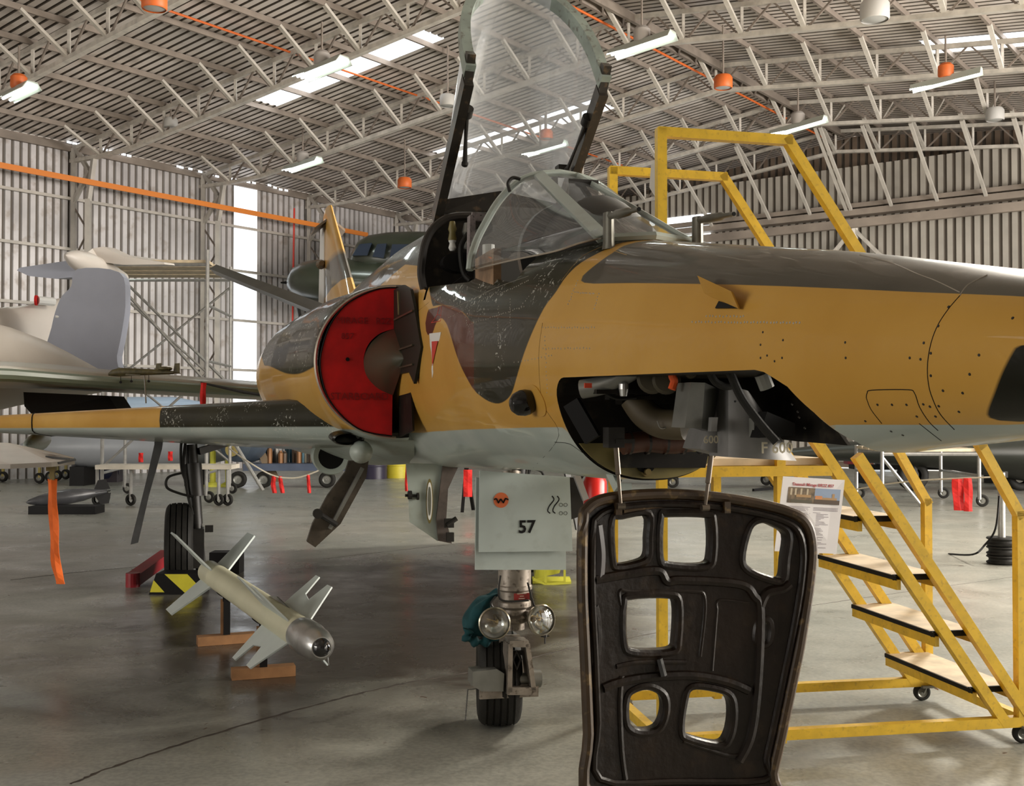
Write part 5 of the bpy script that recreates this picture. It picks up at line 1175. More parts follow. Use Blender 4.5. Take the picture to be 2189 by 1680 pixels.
def tstand(top, basel, baser, lbl, saddle_k):
    bl, br = G(*basel), G(*baser); c = (bl + br) / 2; t = T0.lerp(T1, saddle_k)
    c = Vector((t.x, t.y, 0)); hd = (br - bl); hd.z = 0; L_ = hd.length; hd.normalize()
    o = root('missile_stand', c, lbl, 'stand', 'wooden T stands under the missile')
    m = MB(); m.bar(c - hd * L_ / 2 + Vector((0, 0, .03)), c + hd * L_ / 2 + Vector((0, 0, .03)), .09, .058); ob('base_beam', m, WOOD, o)
    m = MB(); m.bar(c + Vector((0, 0, .058)), c + Vector((0, 0, MZ - .10)), .042, .042, up=hd); ob('post', m, BLACK, o)
    m = MB(); m.bar(c + Vector((.0235 * hd.x * -1, .0235 * hd.y * -1, .06)), c + Vector((-.0235 * hd.x, -.0235 * hd.y, MZ - .1)), .006, .03); ob('post_edge', m, WOOD, o)
    m = MB(); sd_ = md; pp = [c + Vector((0, 0, MZ)) + mr_ * (.077 * math.sin(a)) - Vector((0, 0, .077 * math.cos(a))) for a in [-.9 + 1.8 * i / 10 for i in range(11)]]
    m.loft([[p - md * .025 for p in pp], [p + md * .025 for p in pp], [p + md * .025 + Vector((0, 0, -.012)) for p in pp], [p - md * .025 + Vector((0, 0, -.012)) for p in pp]], False, True, False)
    m.box(c + Vector((0, 0, MZ - .10)), (.04, .04, .03)); ob('saddle', m, BLACK, o)
tstand(None, (505, 1485), (648, 1474), 'wooden T stand with black post under the front of the missile', .58)
tstand(None, (412, 1396), (540, 1386), 'wooden T stand with black post under the tail half of the missile', .215)
# ---- chocks
c0 = G(318, 1271); c1 = G(432, 1271); cz = .175
ck_ = root('wheel_chock', (c0 + c1) / 2, 'yellow and black striped wheel chock in front of the far main wheel', 'chock')
dx = (c1 - c0).normalized(); bk = Vector((dx.y * -1, dx.x, 0)); Lc = (c1 - c0).length
m = MB(); fr = [c0, c1, c1 + dx * .0 + Vector((0, 0, cz)), c0 + dx * .06 + Vector((0, 0, cz))]; m.prism(fr, bk * .22); ob('chock_block', m, BLACK, ck_)
CY_ = mat('chock_yellow', (.62, .55, .03), .5, 0, .1, 9)
for pl in ([(.01, .02), (.13, .02), (.04, .12)], [(.13, cz - .005), (.32, cz - .005), (Lc, .04), (Lc, .015), (.30, .015)]):
    m = MB(); m.prism([c0 + dx * x + Vector((0, 0, z)) - bk * .002 for x, z in pl], bk * .002); ob('warning_stripe', m, CY_, ck_)
m = MB(); q = G(470, 1232); m.box(q + Vector((0, .25, .10)), (.28, .2, .2)); o = ob('wheel_chock', m, BLACK, None, loc=q + Vector((0, .25, 0))); tag(o, 'black rear chock behind the striped one by the main wheel', 'chock')
m = MB(); a, b = G(284, 1254), G(350, 1226); m.bar(a + Vector((0, 0, .06)), b + Vector((0, .1, .16)), .12, .10); m.lathe([(.06, -.06), (.06, .06)], a + Vector((0, 0, .06)), (0, 0, 1), 16)
tag(ob('tow_chock', m, mat('dull_red_paint', (.30, .012, .02), .45, 0, .2, 8), None, loc=a), 'dull red rounded chock bar leaning beside the striped chock', 'chock')
# ---- yellow mobile stairs
SO = G(1665, 1558); SO = Vector((1.176, 4.94, 0)); sa = Vector((.983, .18, 0)); sb = Vector((-.18, .983, 0)); SW = .78
st = root('mobile_stairs', SO, 'yellow steel maintenance stairs on castors with plywood treads', 'stairs', M=Matrix.Translation(SO) @ Matrix.Rotation(math.atan2(.18, .983), 4, 'Z'))
def rail_(name, pts, w=.04, parent=st, m_=YEL):
    m = MB()
    for a, b in zip(pts[:-1], pts[1:]):
        d = (Vector(b) - Vector(a)).normalized() * w * .4; m.bar(Vector(a) - d, Vector(b) + d, w)
    return ob(name, m, m_, parent, local=True)
HR_ = 2.72
for b in (0, SW):
    rail_('handrail', [(-.54, b, 1.25), (-.54, b, HR_), (.045, b, HR_ - .01), (.97, b, 1.36), (1.163, b, 1.04), (1.163, b, .12)], .042)
    rail_('platform_post', [(0, b, .08), (0, b, 1.29)]); rail_('platform_post', [(-.54, b, .08), (-.54, b, 1.27)])
    rail_('stringer', [(.165, b, 1.386), (1.075, b, .105)], .046); rail_('stringer', [(.375, b, 1.30), (1.21, b, .105)], .046)
    rail_('base_rail', [(-.54, b, .10), (1.22, b, .10)], .045); rail_('platform_rail', [(-.54, b, 1.25), (.22, b, 1.25)], .045)
for x in (-.54, 1.2): rail_('cross_rail', [(x, 0, .10), (x, SW, .10)], .042)
for x in (-.54, .2): rail_('cross_rail', [(x, 0, 1.25), (x, SW, 1.25)], .042)
rail_('diagonal_brace', [(-.54, 0, .45), (-.54, SW, .12)], .03); rail_('mid_rail', [(-.54, 0, 1.95), (.55, 0, 1.95)], .03) if False else None
m = MB(); m.box((-.17, SW / 2, 1.29), (.78, SW - .02, .03)); ob('platform_deck', m, PLY, st, local=True)
for z, x in ((1.03, .40), (.765, .585), (.505, .77), (.245, .955)):
    m = MB(); m.box((x + .085, SW / 2 + .02, z), (.225, SW - .03, .022)); tr = ob('tread', m, PLY, st, local=True)
    m = MB(); m.bar((x - .02, 0, z - .03), (x - .02, SW, z - .03), .02, .045); m.bar((x + .19, 0, z - .03), (x + .19, SW, z - .03), .02, .04); ob('tread_angle', m, YEL, tr, local=True)
    m = MB(); m.box((x + .085, .028, z + .0), (.235, .012, .026)); m.box((x - .033, SW / 2, z), (.004, SW, .02)); ob('tread_edging', m, BLACK, tr, local=True)
for x, b in ((1.16, SW), (1.2, 0), (-.5, SW), (-.5, 0)):
    m = MB(); m.box((x, b, .078), (.09, .08, .012)); m.bar((x - .02, b - .02, .075), (x - .035, b - .02, .045), .03, .006); m.bar((x - .02, b + .02, .075), (x - .035, b + .02, .045), .03, .006); ct = ob('castor', m, GUNM, st, local=True)
    a_, b_ = MB(), MB(); wheel(a_, b_, (x - .03, b, .045), (.1, 1, 0), .045, .03, 24, 1, .55); ob('castor_wheel', a_, RUBBER, ct, local=True, smooth=True); ob('castor_hub', b_, GUNM, ct, local=True, smooth=True)
    m = MB(); m.box((x + .03, b, .07), (.06, .03, .006), Matrix.Rotation(.5, 3, 'Y')); ob('brake_pedal', m, mat('brake_rust', (.2, .1, .05), .5, .4), ct, local=True)
# information sheet tied to the post
ps = [P(1674, 1018, 4.62), P(1806, 1026, 4.70), P(1788, 1184, 4.66), P(1656, 1178, 4.60)]
sh = root('information_sheet', ps[3], 'white printed information sheet with two photographs, fixed to the yellow stairs', 'sign')
nx = (ps[1] - ps[0]); ny = (ps[0] - ps[3]); nz_ = nx.cross(ny).normalized()
m = MB(); m.prism([p for p in ps], -nz_ * .003); ob('sheet', m, mat('paper', (.78, .76, .78), .35, 0, .03, 9), sh)
def SP(u, v, o=.001): return ps[3] + (ps[2] - ps[3]) * u + ((ps[0] - ps[3]) * (1 - u) + (ps[1] - ps[2]) * u) * v + nz_ * o
wS = (ps[1] - ps[0]).length; hS = ny.length
INKR = mat('ink_red', (.42, .05, .06), .5); INKG = mat('ink_grey', (.26, .22, .25), .5)
text_ob('title_lettering', 'Dassault Mirage IIIR2Z 857', .0175, INKR, sh, SP(.5, .905), nx, ny, .0002, .0003)
def patch(u0, v0, u1, v1, m_, name, o=.001): m = MB(); m.prism([SP(u0, v0, o), SP(u1, v0, o), SP(u1, v1, o), SP(u0, v1, o)], nz_ * .0003); return ob(name, m, m_, sh)
patch(.11, .655, .535, .865, mat('print_brown', (.16, .11, .06), .5, 0, .5, 60), 'printed_photograph')
for i, (u0, u1, c_) in enumerate(((.14, .17, WHITE), (.21, .24, WHITE), (.30, .33, WHITE), (.40, .43, WHITE))): patch(u0, .76, u1, .85, mat('print_pale', (.5, .42, .3), .5), 'print_detail', .0014)
patch(.24, .735, .48, .77, mat('print_tan', (.40, .24, .10), .5), 'print_detail', .0016); patch(.16, .66, .50, .70, mat('print_shade', (.08, .07, .04), .5), 'print_detail', .0014)
patch(.535, .655, .95, .865, mat('print_sky', (.25, .33, .48), .5), 'printed_photograph'); patch(.535, .655, .95, .715, mat('print_ground', (.07, .04, .02), .5), 'print_detail', .0014)
patch(.545, .715, .90, .745, MATS['print_tan'], 'print_detail', .0016); patch(.545, .72, .66, .765, mat('print_orange', (.6, .24, .08), .5), 'print_detail', .0018); patch(.82, .745, .86, .80, MATS['print_tan'], 'print_detail', .0016)
ln = MB(); v = .62
for k in range(34):
    if k in (4, 12, 20, 25): v -= .018; continue
    v -= .0165; w = .40 * R.uniform(.82, 1.0)
    ln.prism([SP(.11, v), SP(.11 + w, v), SP(.11 + w, v + .006), SP(.11, v + .006)], nz_ * .0002)
v = .62
for k in range(32):
    v -= .0172
    if k in (3, 15, 22, 26): continue
    u0 = .54 if k < 3 or k in (4, 16, 23, 27) else .60; w = .40 if k < 3 else R.uniform(.05, .22)
    ln.prism([SP(u0, v), SP(u0 + w, v), SP(u0 + w, v + .006), SP(u0, v + .006)], nz_ * .0002)
o = ob('text_lines', ln, INKG, sh); o['kind'] = 'stuff'
# ---- barrier post on a stack of wheel hubs, rope and ribbons (right)
bp_ = G(2142, 1205); post = root('barrier_post', bp_, 'grey steel barrier post standing on three stacked dark rubber discs', 'post')
for i, z in enumerate((.035, .125, .215)):
    m = MB(); m.lathe([(0, -.04), (.14, -.04), (.15, -.025), (.125, -.01), (.125, .012), (.15, .028), (.14, .042), (0, .042)], bp_ + Vector((0, 0, z + .01)), (0, 0, 1), 28); ob('base_disc', m, RUBBER, post, smooth=True, angle=30)
m = MB(); tpz = P(2142, 1010, bp_.y).z; m.tube([bp_ + Vector((0, 0, .26)), Vector((bp_.x, bp_.y, tpz))], .036, 16); ob('pole', m, STEEL, post, smooth=True, angle=40)
m = MB(); m.bar(Vector((bp_.x - .04, bp_.y, tpz - .02)), Vector((bp_.x + .06, bp_.y, tpz - .02)), .03, .06); ob('rope_hook', m, DARKM, post)
m = MB(); m.tube(smoothpoly([P(2136, 1060, 11.1), P(2128, 1130, 11.1), P(2105, 1165, 11.2), P(2080, 1185, 11.2), G(2028, 1184)], 6, False), .010, 6); tag(ob('strap', m, BLACK, None, loc=G(2060, 1187)), 'thin black strap hanging beside the barrier post to the floor', 'strap')
m = MB(); m.tube(smoothpoly([P(2142, 1019, 11.2), P(2090, 1021, 11.3), P(1980, 1026, 11.6), P(1900, 1034, 12), P(1830, 1046, 12.5)], 5, False), .009, 6); tag(ob('barrier_rope', m, mat('rope_cream', (.55, .5, .40), .8), None, loc=P(2000, 1026, 11.6)), 'pale barrier rope running from the grey steel post', 'rope')
def ribbon(pts, w, Y, lbl, grp, m_=RED, name='ribbon'):
    m = MB(); rings = []
    cps = smoothpoly([P(x, y, Y) for x, y in pts], 4, False)
    for i, p in enumerate(cps): rings.append([p + Vector((-w / 2, .01 * math.sin(i), 0)), p + Vector((0, -.012, 0)), p + Vector((w / 2, .01 * math.cos(i), 0)), p + Vector((w / 2, .006 + .01 * math.cos(i), 0)), p + Vector((0, -.006, 0)), p + Vector((-w / 2, .006 + .01 * math.sin(i), 0))])
    m.loft(rings); return tag(ob(name, m, m_, None, loc=cps[0]), lbl, 'ribbon', grp)
ribbon([(2047, 1024), (2048, 1060), (2052, 1091)], .11, 11.35, 'wide red ribbon on the rope beside the barrier post, near its twin, the left one', 'red barrier ribbons')
ribbon([(2069, 1022), (2070, 1060), (2070, 1093)], .085, 11.32, 'wide red ribbon hanging closest to the barrier post on its rope', 'red barrier ribbons')
RY = 16.0
m = MB(); m.tube(smoothpoly([P(490, 958, RY + 1), P(520, 980, RY), P(580, 1015, RY), P(625, 1022, RY), P(660, 1014, RY), P(705, 995, RY)], 6, False), .011, 6); tag(ob('barrier_rope', m, MATS['rope_cream'], None, loc=P(600, 1018, RY)), 'sagging pale rope under the wing beyond the missile', 'rope')
ribbon([(586, 1017), (584, 1035), (587, 1054)], .065, RY, 'bright red ribbon on the sagging rope, first from the main gear', 'red ribbons under the wing')
ribbon([(598, 1018), (601, 1035), (604, 1054)], .06, RY, 'bright red ribbon on the sagging rope, second from the main gear', 'red ribbons under the wing')
ribbon([(658, 1014), (660, 1035), (661, 1054)], .05, RY, 'narrow red ribbon on the sagging rope, farthest from the main gear', 'red ribbons under the wing')
ribbon([(364, 965), (364, 975), (364, 985)], .08, 19.5, 'short red tag above the white plank behind the wheel strut, nearer one', 'red tags on the scaffold')
ribbon([(301, 968), (301, 978), (301, 988)], .08, 19.5, 'short red tag above the white plank behind the gear door', 'red tags on the scaffold')
ribbon([(435, 818), (434, 840), (433, 868)], .055, 11.0, 'red safety streamer with pale print hanging from the far wing', 'red safety streamers')
ribbon([(111, 1024), (113, 1080), (116, 1150), (120, 1210), (130, 1248)], .058, 7.4, 'long orange streamer hanging from the pale wing tip at the left', 'orange streamers', ORCLOTH, 'streamer')
# stand with red flag behind the nose gear
q = G(988, 1095); fs = root('flag_stand', q, 'black folding stand with a red cloth seen between the two belly doors', 'stand')
m = MB(); m.bar(G(988, 1095), P(996, 1000, q.y), .05); m.bar(G(1012, 1090), P(998, 1000, q.y), .05); ob('stand_legs', m, BLACK, fs); 
ribbon([(1000, 1004), (1000, 1030), (1000, 1062)], .13, 16.8, 'wide red cloth on the black folding stand between the belly doors', 'red cloths')
ribbon([(872, 985), (870, 1025), (870, 1050)], .05, 14, 'small red tag showing just behind the roundel door', 'red cloths')
# yellow tray stand
q = G(1180, 1248); ty = root('drip_tray_stand', q, 'lime yellow tilted drip tray on a small frame behind the nose gear', 'tray')
w = .36
m = MB(); m.prism([P(1142, 1238, q.y), P(1150, 1190, q.y), P(1206, 1190, q.y), P(1196, 1225, q.y)], (0, .3, .04)); ob('tray', m, YELG, ty)
m = MB()
for a, b in (((1140, 1238), (1168, 1249)), ((1168, 1249), (1220, 1245)), ((1166, 1246), (1166, 1190)), ((1207, 1244), (1207, 1165))): m.bar(P(*a, q.y - .05), P(*b, q.y - .05), .02)
m.box(P(1180, 1245, q.y) + Vector((0, .15, 0)), (.34, .3, .02)); ob('tray_frame', m, YELG, ty)
# red extinguisher by the door strut
q = P(1272, 1058, 12); q = Vector((q.x, q.y, 0)); ex = root('fire_extinguisher', q, 'red wheeled extinguisher half hidden behind the bay door rods', 'extinguisher')
m = MB(); m.lathe([(0, .45), (.12, .45), (.125, .5), (.125, .78), (.09, .86), (.03, .88), (0, .88)], q, (0, 0, 1), 20); ob('cylinder_body', m, mat('gloss_red', (.65, .02, .015), .3), ex, smooth=True, angle=40)
m = MB(); m.tube([P(1252, 1042, 12) + Vector((.14 * math.cos(a) * .5, 0, .14 * math.sin(a))) for a in [2 * PI * i / 16 for i in range(16)]], .015, 6, close=True); m.bar(q + Vector((0, 0, 0)), q + Vector((0, 0, .5)), .05); m.bar(q + Vector((-.2, 0, .02)), q + Vector((.2, 0, .02)), .05); ob('trolley_frame', m, DARKM, ex)
# ---- lamps in the roof
LT = mat('tube_light', (1, 1, 1), .5, emit=(.86, 1, .93), estr=5)
def lampfix(px, py, z, L_, W_, lbl, drum=None, rot=0, tilt=0):
    z = hz(z); L_ *= CAM_SCALE; W_ *= CAM_SCALE
    c = G(px, py, z); o = root('batten_light', c, lbl, 'lamp', 'fluorescent lamps under the roof trusses')
    d = (BU3 + BD3 * rot).normalized(); n_ = Vector((-d.y, d.x, 0)); up = Vector((0, 0, 1)); dd = (d + up * .09).normalized()
    m = MB(); rings = []
    for e in (-L_ / 2, L_ / 2): rings.append([c + dd * e + n_ * a + up * b for a, b in ((-W_ / 2, 0), (-W_ / 4, .13), (W_ / 4, .13), (W_ / 2, 0), (W_ / 2 - .02, 0), (W_ / 4, .11), (-W_ / 4, .11), (-W_ / 2 + .02, 0))])
    m.loft(rings); ob('lamp_housing', m, mat('lamp_enamel', (.5, .52, .46), .4), o)
    for a in (-W_ * .25, 0, W_ * .25) if W_ > .4 else (-W_ * .18, W_ * .18):
        m = MB(); m.tube([c + dd * (-L_ / 2 + .04) + n_ * a + up * .03, c + dd * (L_ / 2 - .04) + n_ * a + up * .03], .028, 8); ob('tube_lamp', m, LT, o)
    m = MB(); m.tube([c + up * .12, Vector((c.x, c.y, z + .9))], .02, 6); ob('hanger', m, PUR, o)
    m = MB(); m.lathe([(0, .11), (.12, .11), (.145, .15), (.145, .32), (.10, .37), (0, .37)], c, up, 20); ob('ballast_drum', m, drum or mat('drum_grey', (.42, .38, .35), .6), o, smooth=True, angle=40)
    l = bpy.data.lights.new('tube_glow', 'AREA'); l.shape = 'RECTANGLE'; l.size = L_; l.size_y = W_; l.energy = 45; l.color = (.9, 1, .95); lo = bpy.data.objects.new('tube_glow', l); COL.objects.link(lo); lo.parent = o
    lo.matrix_world = Matrix.Translation(c - up * .02) @ Matrix((d, n_, up)).transposed().to_4x4(); return o
ZL = 9.3
lampfix(688, 153, ZL + .3, 1.5, .55, 'fluorescent lamp beside the large skylight, its grey drum above')
lampfix(647, 357, ZL, 1.5, .45, 'fluorescent lamp nearest the lit strip window of the left wall')
lampfix(1372, 103, ZL + .5, 1.6, .5, 'fluorescent lamp just outside the raised canopy, beside its far arch')
lampfix(1165, 322, ZL + .6, 1.6, .4, 'fluorescent lamp seen through the canopy glass')
lampfix(1706, 276, ZL + .3, 1.7, .4, 'fluorescent lamp behind the sloping yellow handrail', rot=-.1)
lampfix(2022, 178, ZL + .4, 1.7, .32, 'fluorescent lamp under an orange drum near the right skylight', drum=ORANGE, rot=0)
lampfix(40, 203, ZL - .2, 1.2, .5, 'fluorescent lamp at the left edge, under the dark eave', drum=ORANGE)

def pend(px, py, z, r, m_, lbl, grp):
    z = hz(z); r *= CAM_SCALE
    c = G(px, py, z); o = root('high_bay_lamp', c, lbl, 'lamp', grp)
    m = MB(); m.lathe([(0, r * 1.1), (r * .8, r * 1.1), (r, r * .8), (r, -r * .2), (r * .92, -r * .3)], c, (0, 0, 1), 22, cap=False); ob('drum_housing', m, m_, o, smooth=True, angle=40)
    m = MB(); m.lathe([(r * .9, -r * .2), (r * .5, -r * .3), (0, -r * .32)], c, (0, 0, 1), 22); ob('lens', m, mat('lens_grey', (.5, .5, .48), .3), o, smooth=True)
    m = MB(); m.tube([c + Vector((0, 0, r)), c + Vector((0, 0, 1.2))], .02, 6); ob('hanger', m, PUR, o)
gO, gW = 'orange high bay lamps', 'pale high bay lamps'
pend(330, 12, 8.6, .22, ORANGE, 'large orange lamp drum hanging at the top edge of the roof, over the left truss', gO)
pend(865, 397, 9.2, .24, ORANGE, 'orange lamp drum hanging left of the raised canopy', gO)
pend(1546, 183, 10.0, .24, ORANGE, 'orange lamp drum hanging above the yellow handrails', gO)
pend(1168, 293, 10.0, .2, ORANGE, 'orange lamp drum seen through the canopy glass', gO)
pend(1870, 34, 9.8, .3, mat('drum_white', (.55, .53, .5), .6), 'pale lamp drum near the top, above the right skylight', gW)
pend(2127, 252, 10.2, .26, MATS['drum_white'], 'pale lamp drum in front of the gable wall at the right', gW)
pend(365, 268, 9.9, .2, MATS['drum_white'], 'small pale lamp drum under the truss by the left wall', gW)
pend(957, 222, 9.9, .22, MATS['drum_white'], 'small pale lamp drum left of the canopy rail', gW)
# ---- scaffold tower behind the wings
def tower(xs, dn, df, top, bot, lbl, plat, grp=None):
    (xa, xc), (xb, xd) = xs; pts = {}
    A = P(xa, 885, dn); C_ = P(xc, 885, dn); B_ = P(xb, 885, df); D_ = P(xd, 885, df)
    o = root('scaffold_tower', Vector((A.x, A.y, 0)), lbl, 'scaffold', grp); z0 = .12
    def at(q, z): return Vector((q.x, q.y, z))
    for q in (A, C_, B_, D_):
        m = MB(); m.tube([at(q, z0), at(q, top)], .032, 8); ob('upright', m, STEEL, o, smooth=True, angle=40)
        a_, b_ = MB(), MB(); wheel(a_, b_, at(q, .10) + Vector((.05, 0, 0)), (.3, 1, 0), .10, .05, 20, 1, .5); w1 = ob('castor_wheel', a_, RUBBER, o, smooth=True); ob('wheel_hub', b_, GUNM, w1, smooth=True)
    for p, q in ((A, B_), (C_, D_)):
        z = .5
        while z < top - .3: m = MB(); m.tube([at(p, z), at(q, z)], .024, 6); ob('rung', m, STEEL, o); z += .95
    for p, q, s_ in ((A, C_, 1), (B_, D_, -1)):
        z = .6; f = s_
        while z + 1.6 < plat:
            m = MB(); m.tube([at(p if f > 0 else q, z), at(q if f > 0 else p, z + 1.6)], .022, 6); ob('diagonal_brace', m, STEEL, o); f = -f; z += 1.6 if s_ > 0 else 1.7
        m = MB(); m.tube([at(p, plat), at(q, plat)], .03, 6); ob('ledger', m, STEEL, o)
        m = MB(); m.tube([at(q, plat - 2.0), at(p, plat - .05)], .028, 6); ob('diagonal_brace', m, STEEL, o)
    m = MB()
    for k in range(4):
        a = A.lerp(B_, (k + .08) / 4); b = A.lerp(B_, (k + .9) / 4); c = C_.lerp(D_, (k + .9) / 4); d = C_.lerp(D_, (k + .08) / 4)
        m = MB(); m.prism([at(v_, plat + .04) for v_ in (a, b, c, d)], (0, 0, .05)); ob('deck_plank', m, PLY, o)
    return o
tower(((219, 442), (268, 492)), 19.0, 21.2, P(219, 534, 19).z, 0, 'galvanised scaffold tower on castors between the grey tail and the strip window', P(219, 566, 19).z)
m = MB(); m.box((P(218, 997, 18.4) + P(502, 997, 18.4)) / 2, (2.2, .55, .07)); ta = root('plank_table', G(360, 1080), 'long white plank table standing in front of the scaffold tower', 'table'); ob('table_top', m, mat('plank_white', (.55, .5, .42), .6, 0, .2, 4), ta)
for x in (208, 487, 468, 280): m = MB(); q = P(x, 997, 18.4); m.tube([q, Vector((q.x, q.y, .1))], .03, 8); ob('table_leg', m, STEEL, ta); a_, b_ = MB(), MB(); wheel(a_, b_, (q.x, q.y, .1), (.4, 1, 0), .1, .05, 20, 1, .5); ob('castor_wheel', a_, RUBBER, ta, smooth=True)
m = MB(); m.tube([P(497, 940, 17.5), P(562, 1048, 17.5)], .03, 8); o = ob('propped_tube', m, STEEL, None, smooth=True, loc=P(562, 1048, 17.5)); tag(o, 'pale tube leaning outward from the scaffold towards the floor', 'tube')
for i, x in enumerate((455, 488)):
    q = G(x, 1040); m = MB(); m.tube([q, P(x, 930, q.y)], .06, 10); m.lathe([(.18, 0), (.18, .04), (.06, .10)], q, (0, 0, 1), 14); tag(ob('jack_post', m, YELG, None, loc=q, smooth=True, angle=30), ('lime yellow jack post nearest the wheel strut' if i == 0 else 'lime yellow jack post beside the propped pale tube'), 'post', 'lime yellow jack posts')
tower(((1885, 2092), (1830, 2010)), 18.2, 20, .95, 0, 'low galvanised wheeled frame behind the barrier ribbons', .85, None)
# ---- grey jet behind at the left
def ringpx(x, yt, yb, Y, dy, n=20):
    a, b = P(x, yt, Y), P(x, yb, Y); c = (a + b) / 2; h = (a - b).length / 2
    return [c + Vector((0, math.sin(t) * dy, math.cos(t) * h)) for t in [2 * PI * k / n for k in range(n)]]
GJ = mat('jet_grey_tan', (.62, .57, .52), .45, 0, .08, 1); GJB = mat('jet_blue_grey', (.36, .38, .46), .5, 0, .12, 1.2)
gj = root('grey_jet', Vector((P(60, 885, 15).x, 15, 0)), 'pale grey jet with a high T tail standing beyond the left wing', 'aircraft')
m = MB(); m.loft([ringpx(x, a, b, Y, d_) for x, a, b, Y, d_ in ((-420, 640, 860, 13, .8), (-150, 640, 850, 14, .8), (0, 658, 835, 15, .7), (60, 652, 830, 15.4, .65), (120, 640, 815, 15.8, .6), (170, 628, 806, 16.2, .5), (215, 640, 800, 16.5, .35), (250, 690, 795, 16.8, .15))]); ob('rear_fuselage', m, GJ, gj, smooth=True, angle=60)
m = MB(); m.loft([ringpx(x, a, b, Y, d_) for x, a, b, Y, d_ in ((-400, 660, 900, 11.5, 1.0), (-100, 670, 900, 12.2, .9), (22, 700, 870, 12.6, .8), (80, 722, 860, 13, .7), (140, 752, 850, 13.4, .5), (212, 790, 840, 13.8, .2))]); ob('engine_fairing', m, GJ, gj, smooth=True, angle=60)
m = MB(); fo = [(165, 575), (255, 582), (268, 640), (262, 700), (250, 760), (240, 800), (100, 790), (110, 700), (128, 640), (152, 612)]; pl = smoothpoly([P(x, y, 14.6) for x, y in fo], 4); m.prism(pl, (0, .2, 0)); ob('tail_fin', m, GJB, gj)
m = MB(); a, b = P(140, 545, 15.6), P(262, 596, 17.2); dd = (b - a); m.lathe([(0, 0), (.06, .06), (.13, .25), (.17, .55), (.16, 1.1), (.10, dd.length)], a, dd, 20); ob('fin_bullet', m, GJ, gj, smooth=True)
for pl, nm in (([(152, 556), (42, 572), (36, 578), (62, 590), (120, 596), (180, 590)], 'tailplane'), ([(178, 546), (198, 531), (220, 527), (262, 547), (350, 561), (352, 565), (262, 566), (215, 560)], 'tailplane')):
    m = MB(); m.prism([P(x, y, 16 + (.4 if x > 180 else 0)) for x, y in pl], (0, .5, .05)); ob(nm, m, GJ if pl[0][0] > 170 else GJB, gj)
m = MB(); m.tube([P(80, 642, 15.2), P(115, 645, 15.4)], .06, 10); ob('vent_pipe', m, WHITE, gj); m = MB(); m.lathe([(.07, 0), (.07, .03), (0, .03)], P(80, 642, 15.2), (-1, -.2, 0), 12); ob('pipe_cap', m, RED, gj)
m = MB(); m.tube([P(118, 677, 14.6), P(160, 679, 14.7), P(198, 684, 14.8)], [.02, .03, .01], 8); ob('static_mast', m, WHITE, gj)
# wing with pale green leading edge
m = MB(); wa = [(-300, 775, 10.0), (22, 786, 11.5), (250, 803, 12.6), (600, 826, 13.6), (640, 829, 13.8)]
rings = []
for x, y, Y in wa:
    k = (x + 300) / 940; th_ = .17 - .05 * k; p = P(x, y + 12, Y); ch = 3.4 - 2.2 * k
    rings.append([p + Vector((0, -.0, -th_ * .5)), p + Vector((-.0, -.06, 0)), p + Vector((0, 0, th_ * .5)), p + Vector((0, ch * .3, th_ * .9)), p + Vector((0, ch, th_ * .35)), p + Vector((0, ch, th_ * .15)), p + Vector((0, ch * .3, -th_ * .9))])
m.loft(rings); wg = ob('wing', m, mat('wing_pale', (.45, .42, .36), .35, 0, .1, 1.5), gj, smooth=True, angle=50)
m = MB(); 
m.tube([P(x, y + 14, Y) + Vector((0, -.03, -.01)) for x, y, Y in wa], [.075, .07, .065, .055, .05], 10); ob('leading_edge', m, mat('edge_green', (.22, .28, .22), .3), wg, smooth=True)
m = MB(); m.prism([P(50, 838, 11.9), P(232, 846, 12.6), P(258, 886, 12.6), P(70, 888, 12.0), P(52, 868, 11.9)], (0, .5, 0)); ob('wheel_bay_door', m, BLACK, gj)
m = MB(); m.tube([P(430, 818, 13), P(520, 838, 12.6), P(595, 850, 12.4)], [.012, .02, .012], 8); ob('pitot_boom', m, DARKM, wg)
for x in (-160,): m = MB(); q = P(x, 885, 14); m.tube([Vector((q.x, q.y, 1.6)), Vector((q.x, q.y, .3))], .08, 10); a_, b_ = MB(), MB(); lg = ob('gear_leg', m, STEEL, gj); wheel(a_, b_, (q.x, q.y, .3), (1, .2, 0), .3, .2, 24, 2, .45); ob('wheel', a_, RUBBER, lg, smooth=True)
# pale wing tip in front, left edge
m = MB(); tp = [(-120, 925), (22, 946), (120, 968), (158, 978), (165, 983), (160, 990), (22, 993), (-120, 996)]
m.prism([P(x, y, 7.5) for x, y in tp[:5]] + [P(x, y, 7.3) for x, y in tp[5:]], (0, .0, -.012)); a = P(22, 970, 7.5)
m = MB(); up_ = [P(-150, 938, 8.3), P(22, 947, 8.3), P(120, 968, 8.0), P(158, 978, 7.7)]; lo_ = [P(-150, 995, 7.2), P(22, 992, 7.2), P(110, 988, 7.3), P(160, 983, 7.5)]
m.loft([up_, lo_, [v + Vector((0, 0, -.03)) for v in lo_], [v + Vector((0, 0, -.03)) for v in up_]], True, True, False)
wt = root('wing_tip', a, 'pale grey wing tip with the orange streamer under it, at the left edge', 'wing'); ob('tip_skin', m, mat('tip_grey', (.50, .46, .42), .4, 0, .08, 5), wt)
m = MB(); m.bar(P(100, 976, 7.6), P(160, 983, 7.45), .02, .015); m.bar(P(125, 990, 7.3), P(160, 982, 7.4), .02, .015); ob('tip_edge', m, DARKM, wt)
m = MB(); m.bar(P(112, 992, 7.4), P(112, 1026, 7.4), .02, .03); m.box(P(110, 1000, 7.4), (.06, .03, .04)); ob('tie_fitting', m, MATS['old_brass'], wt)
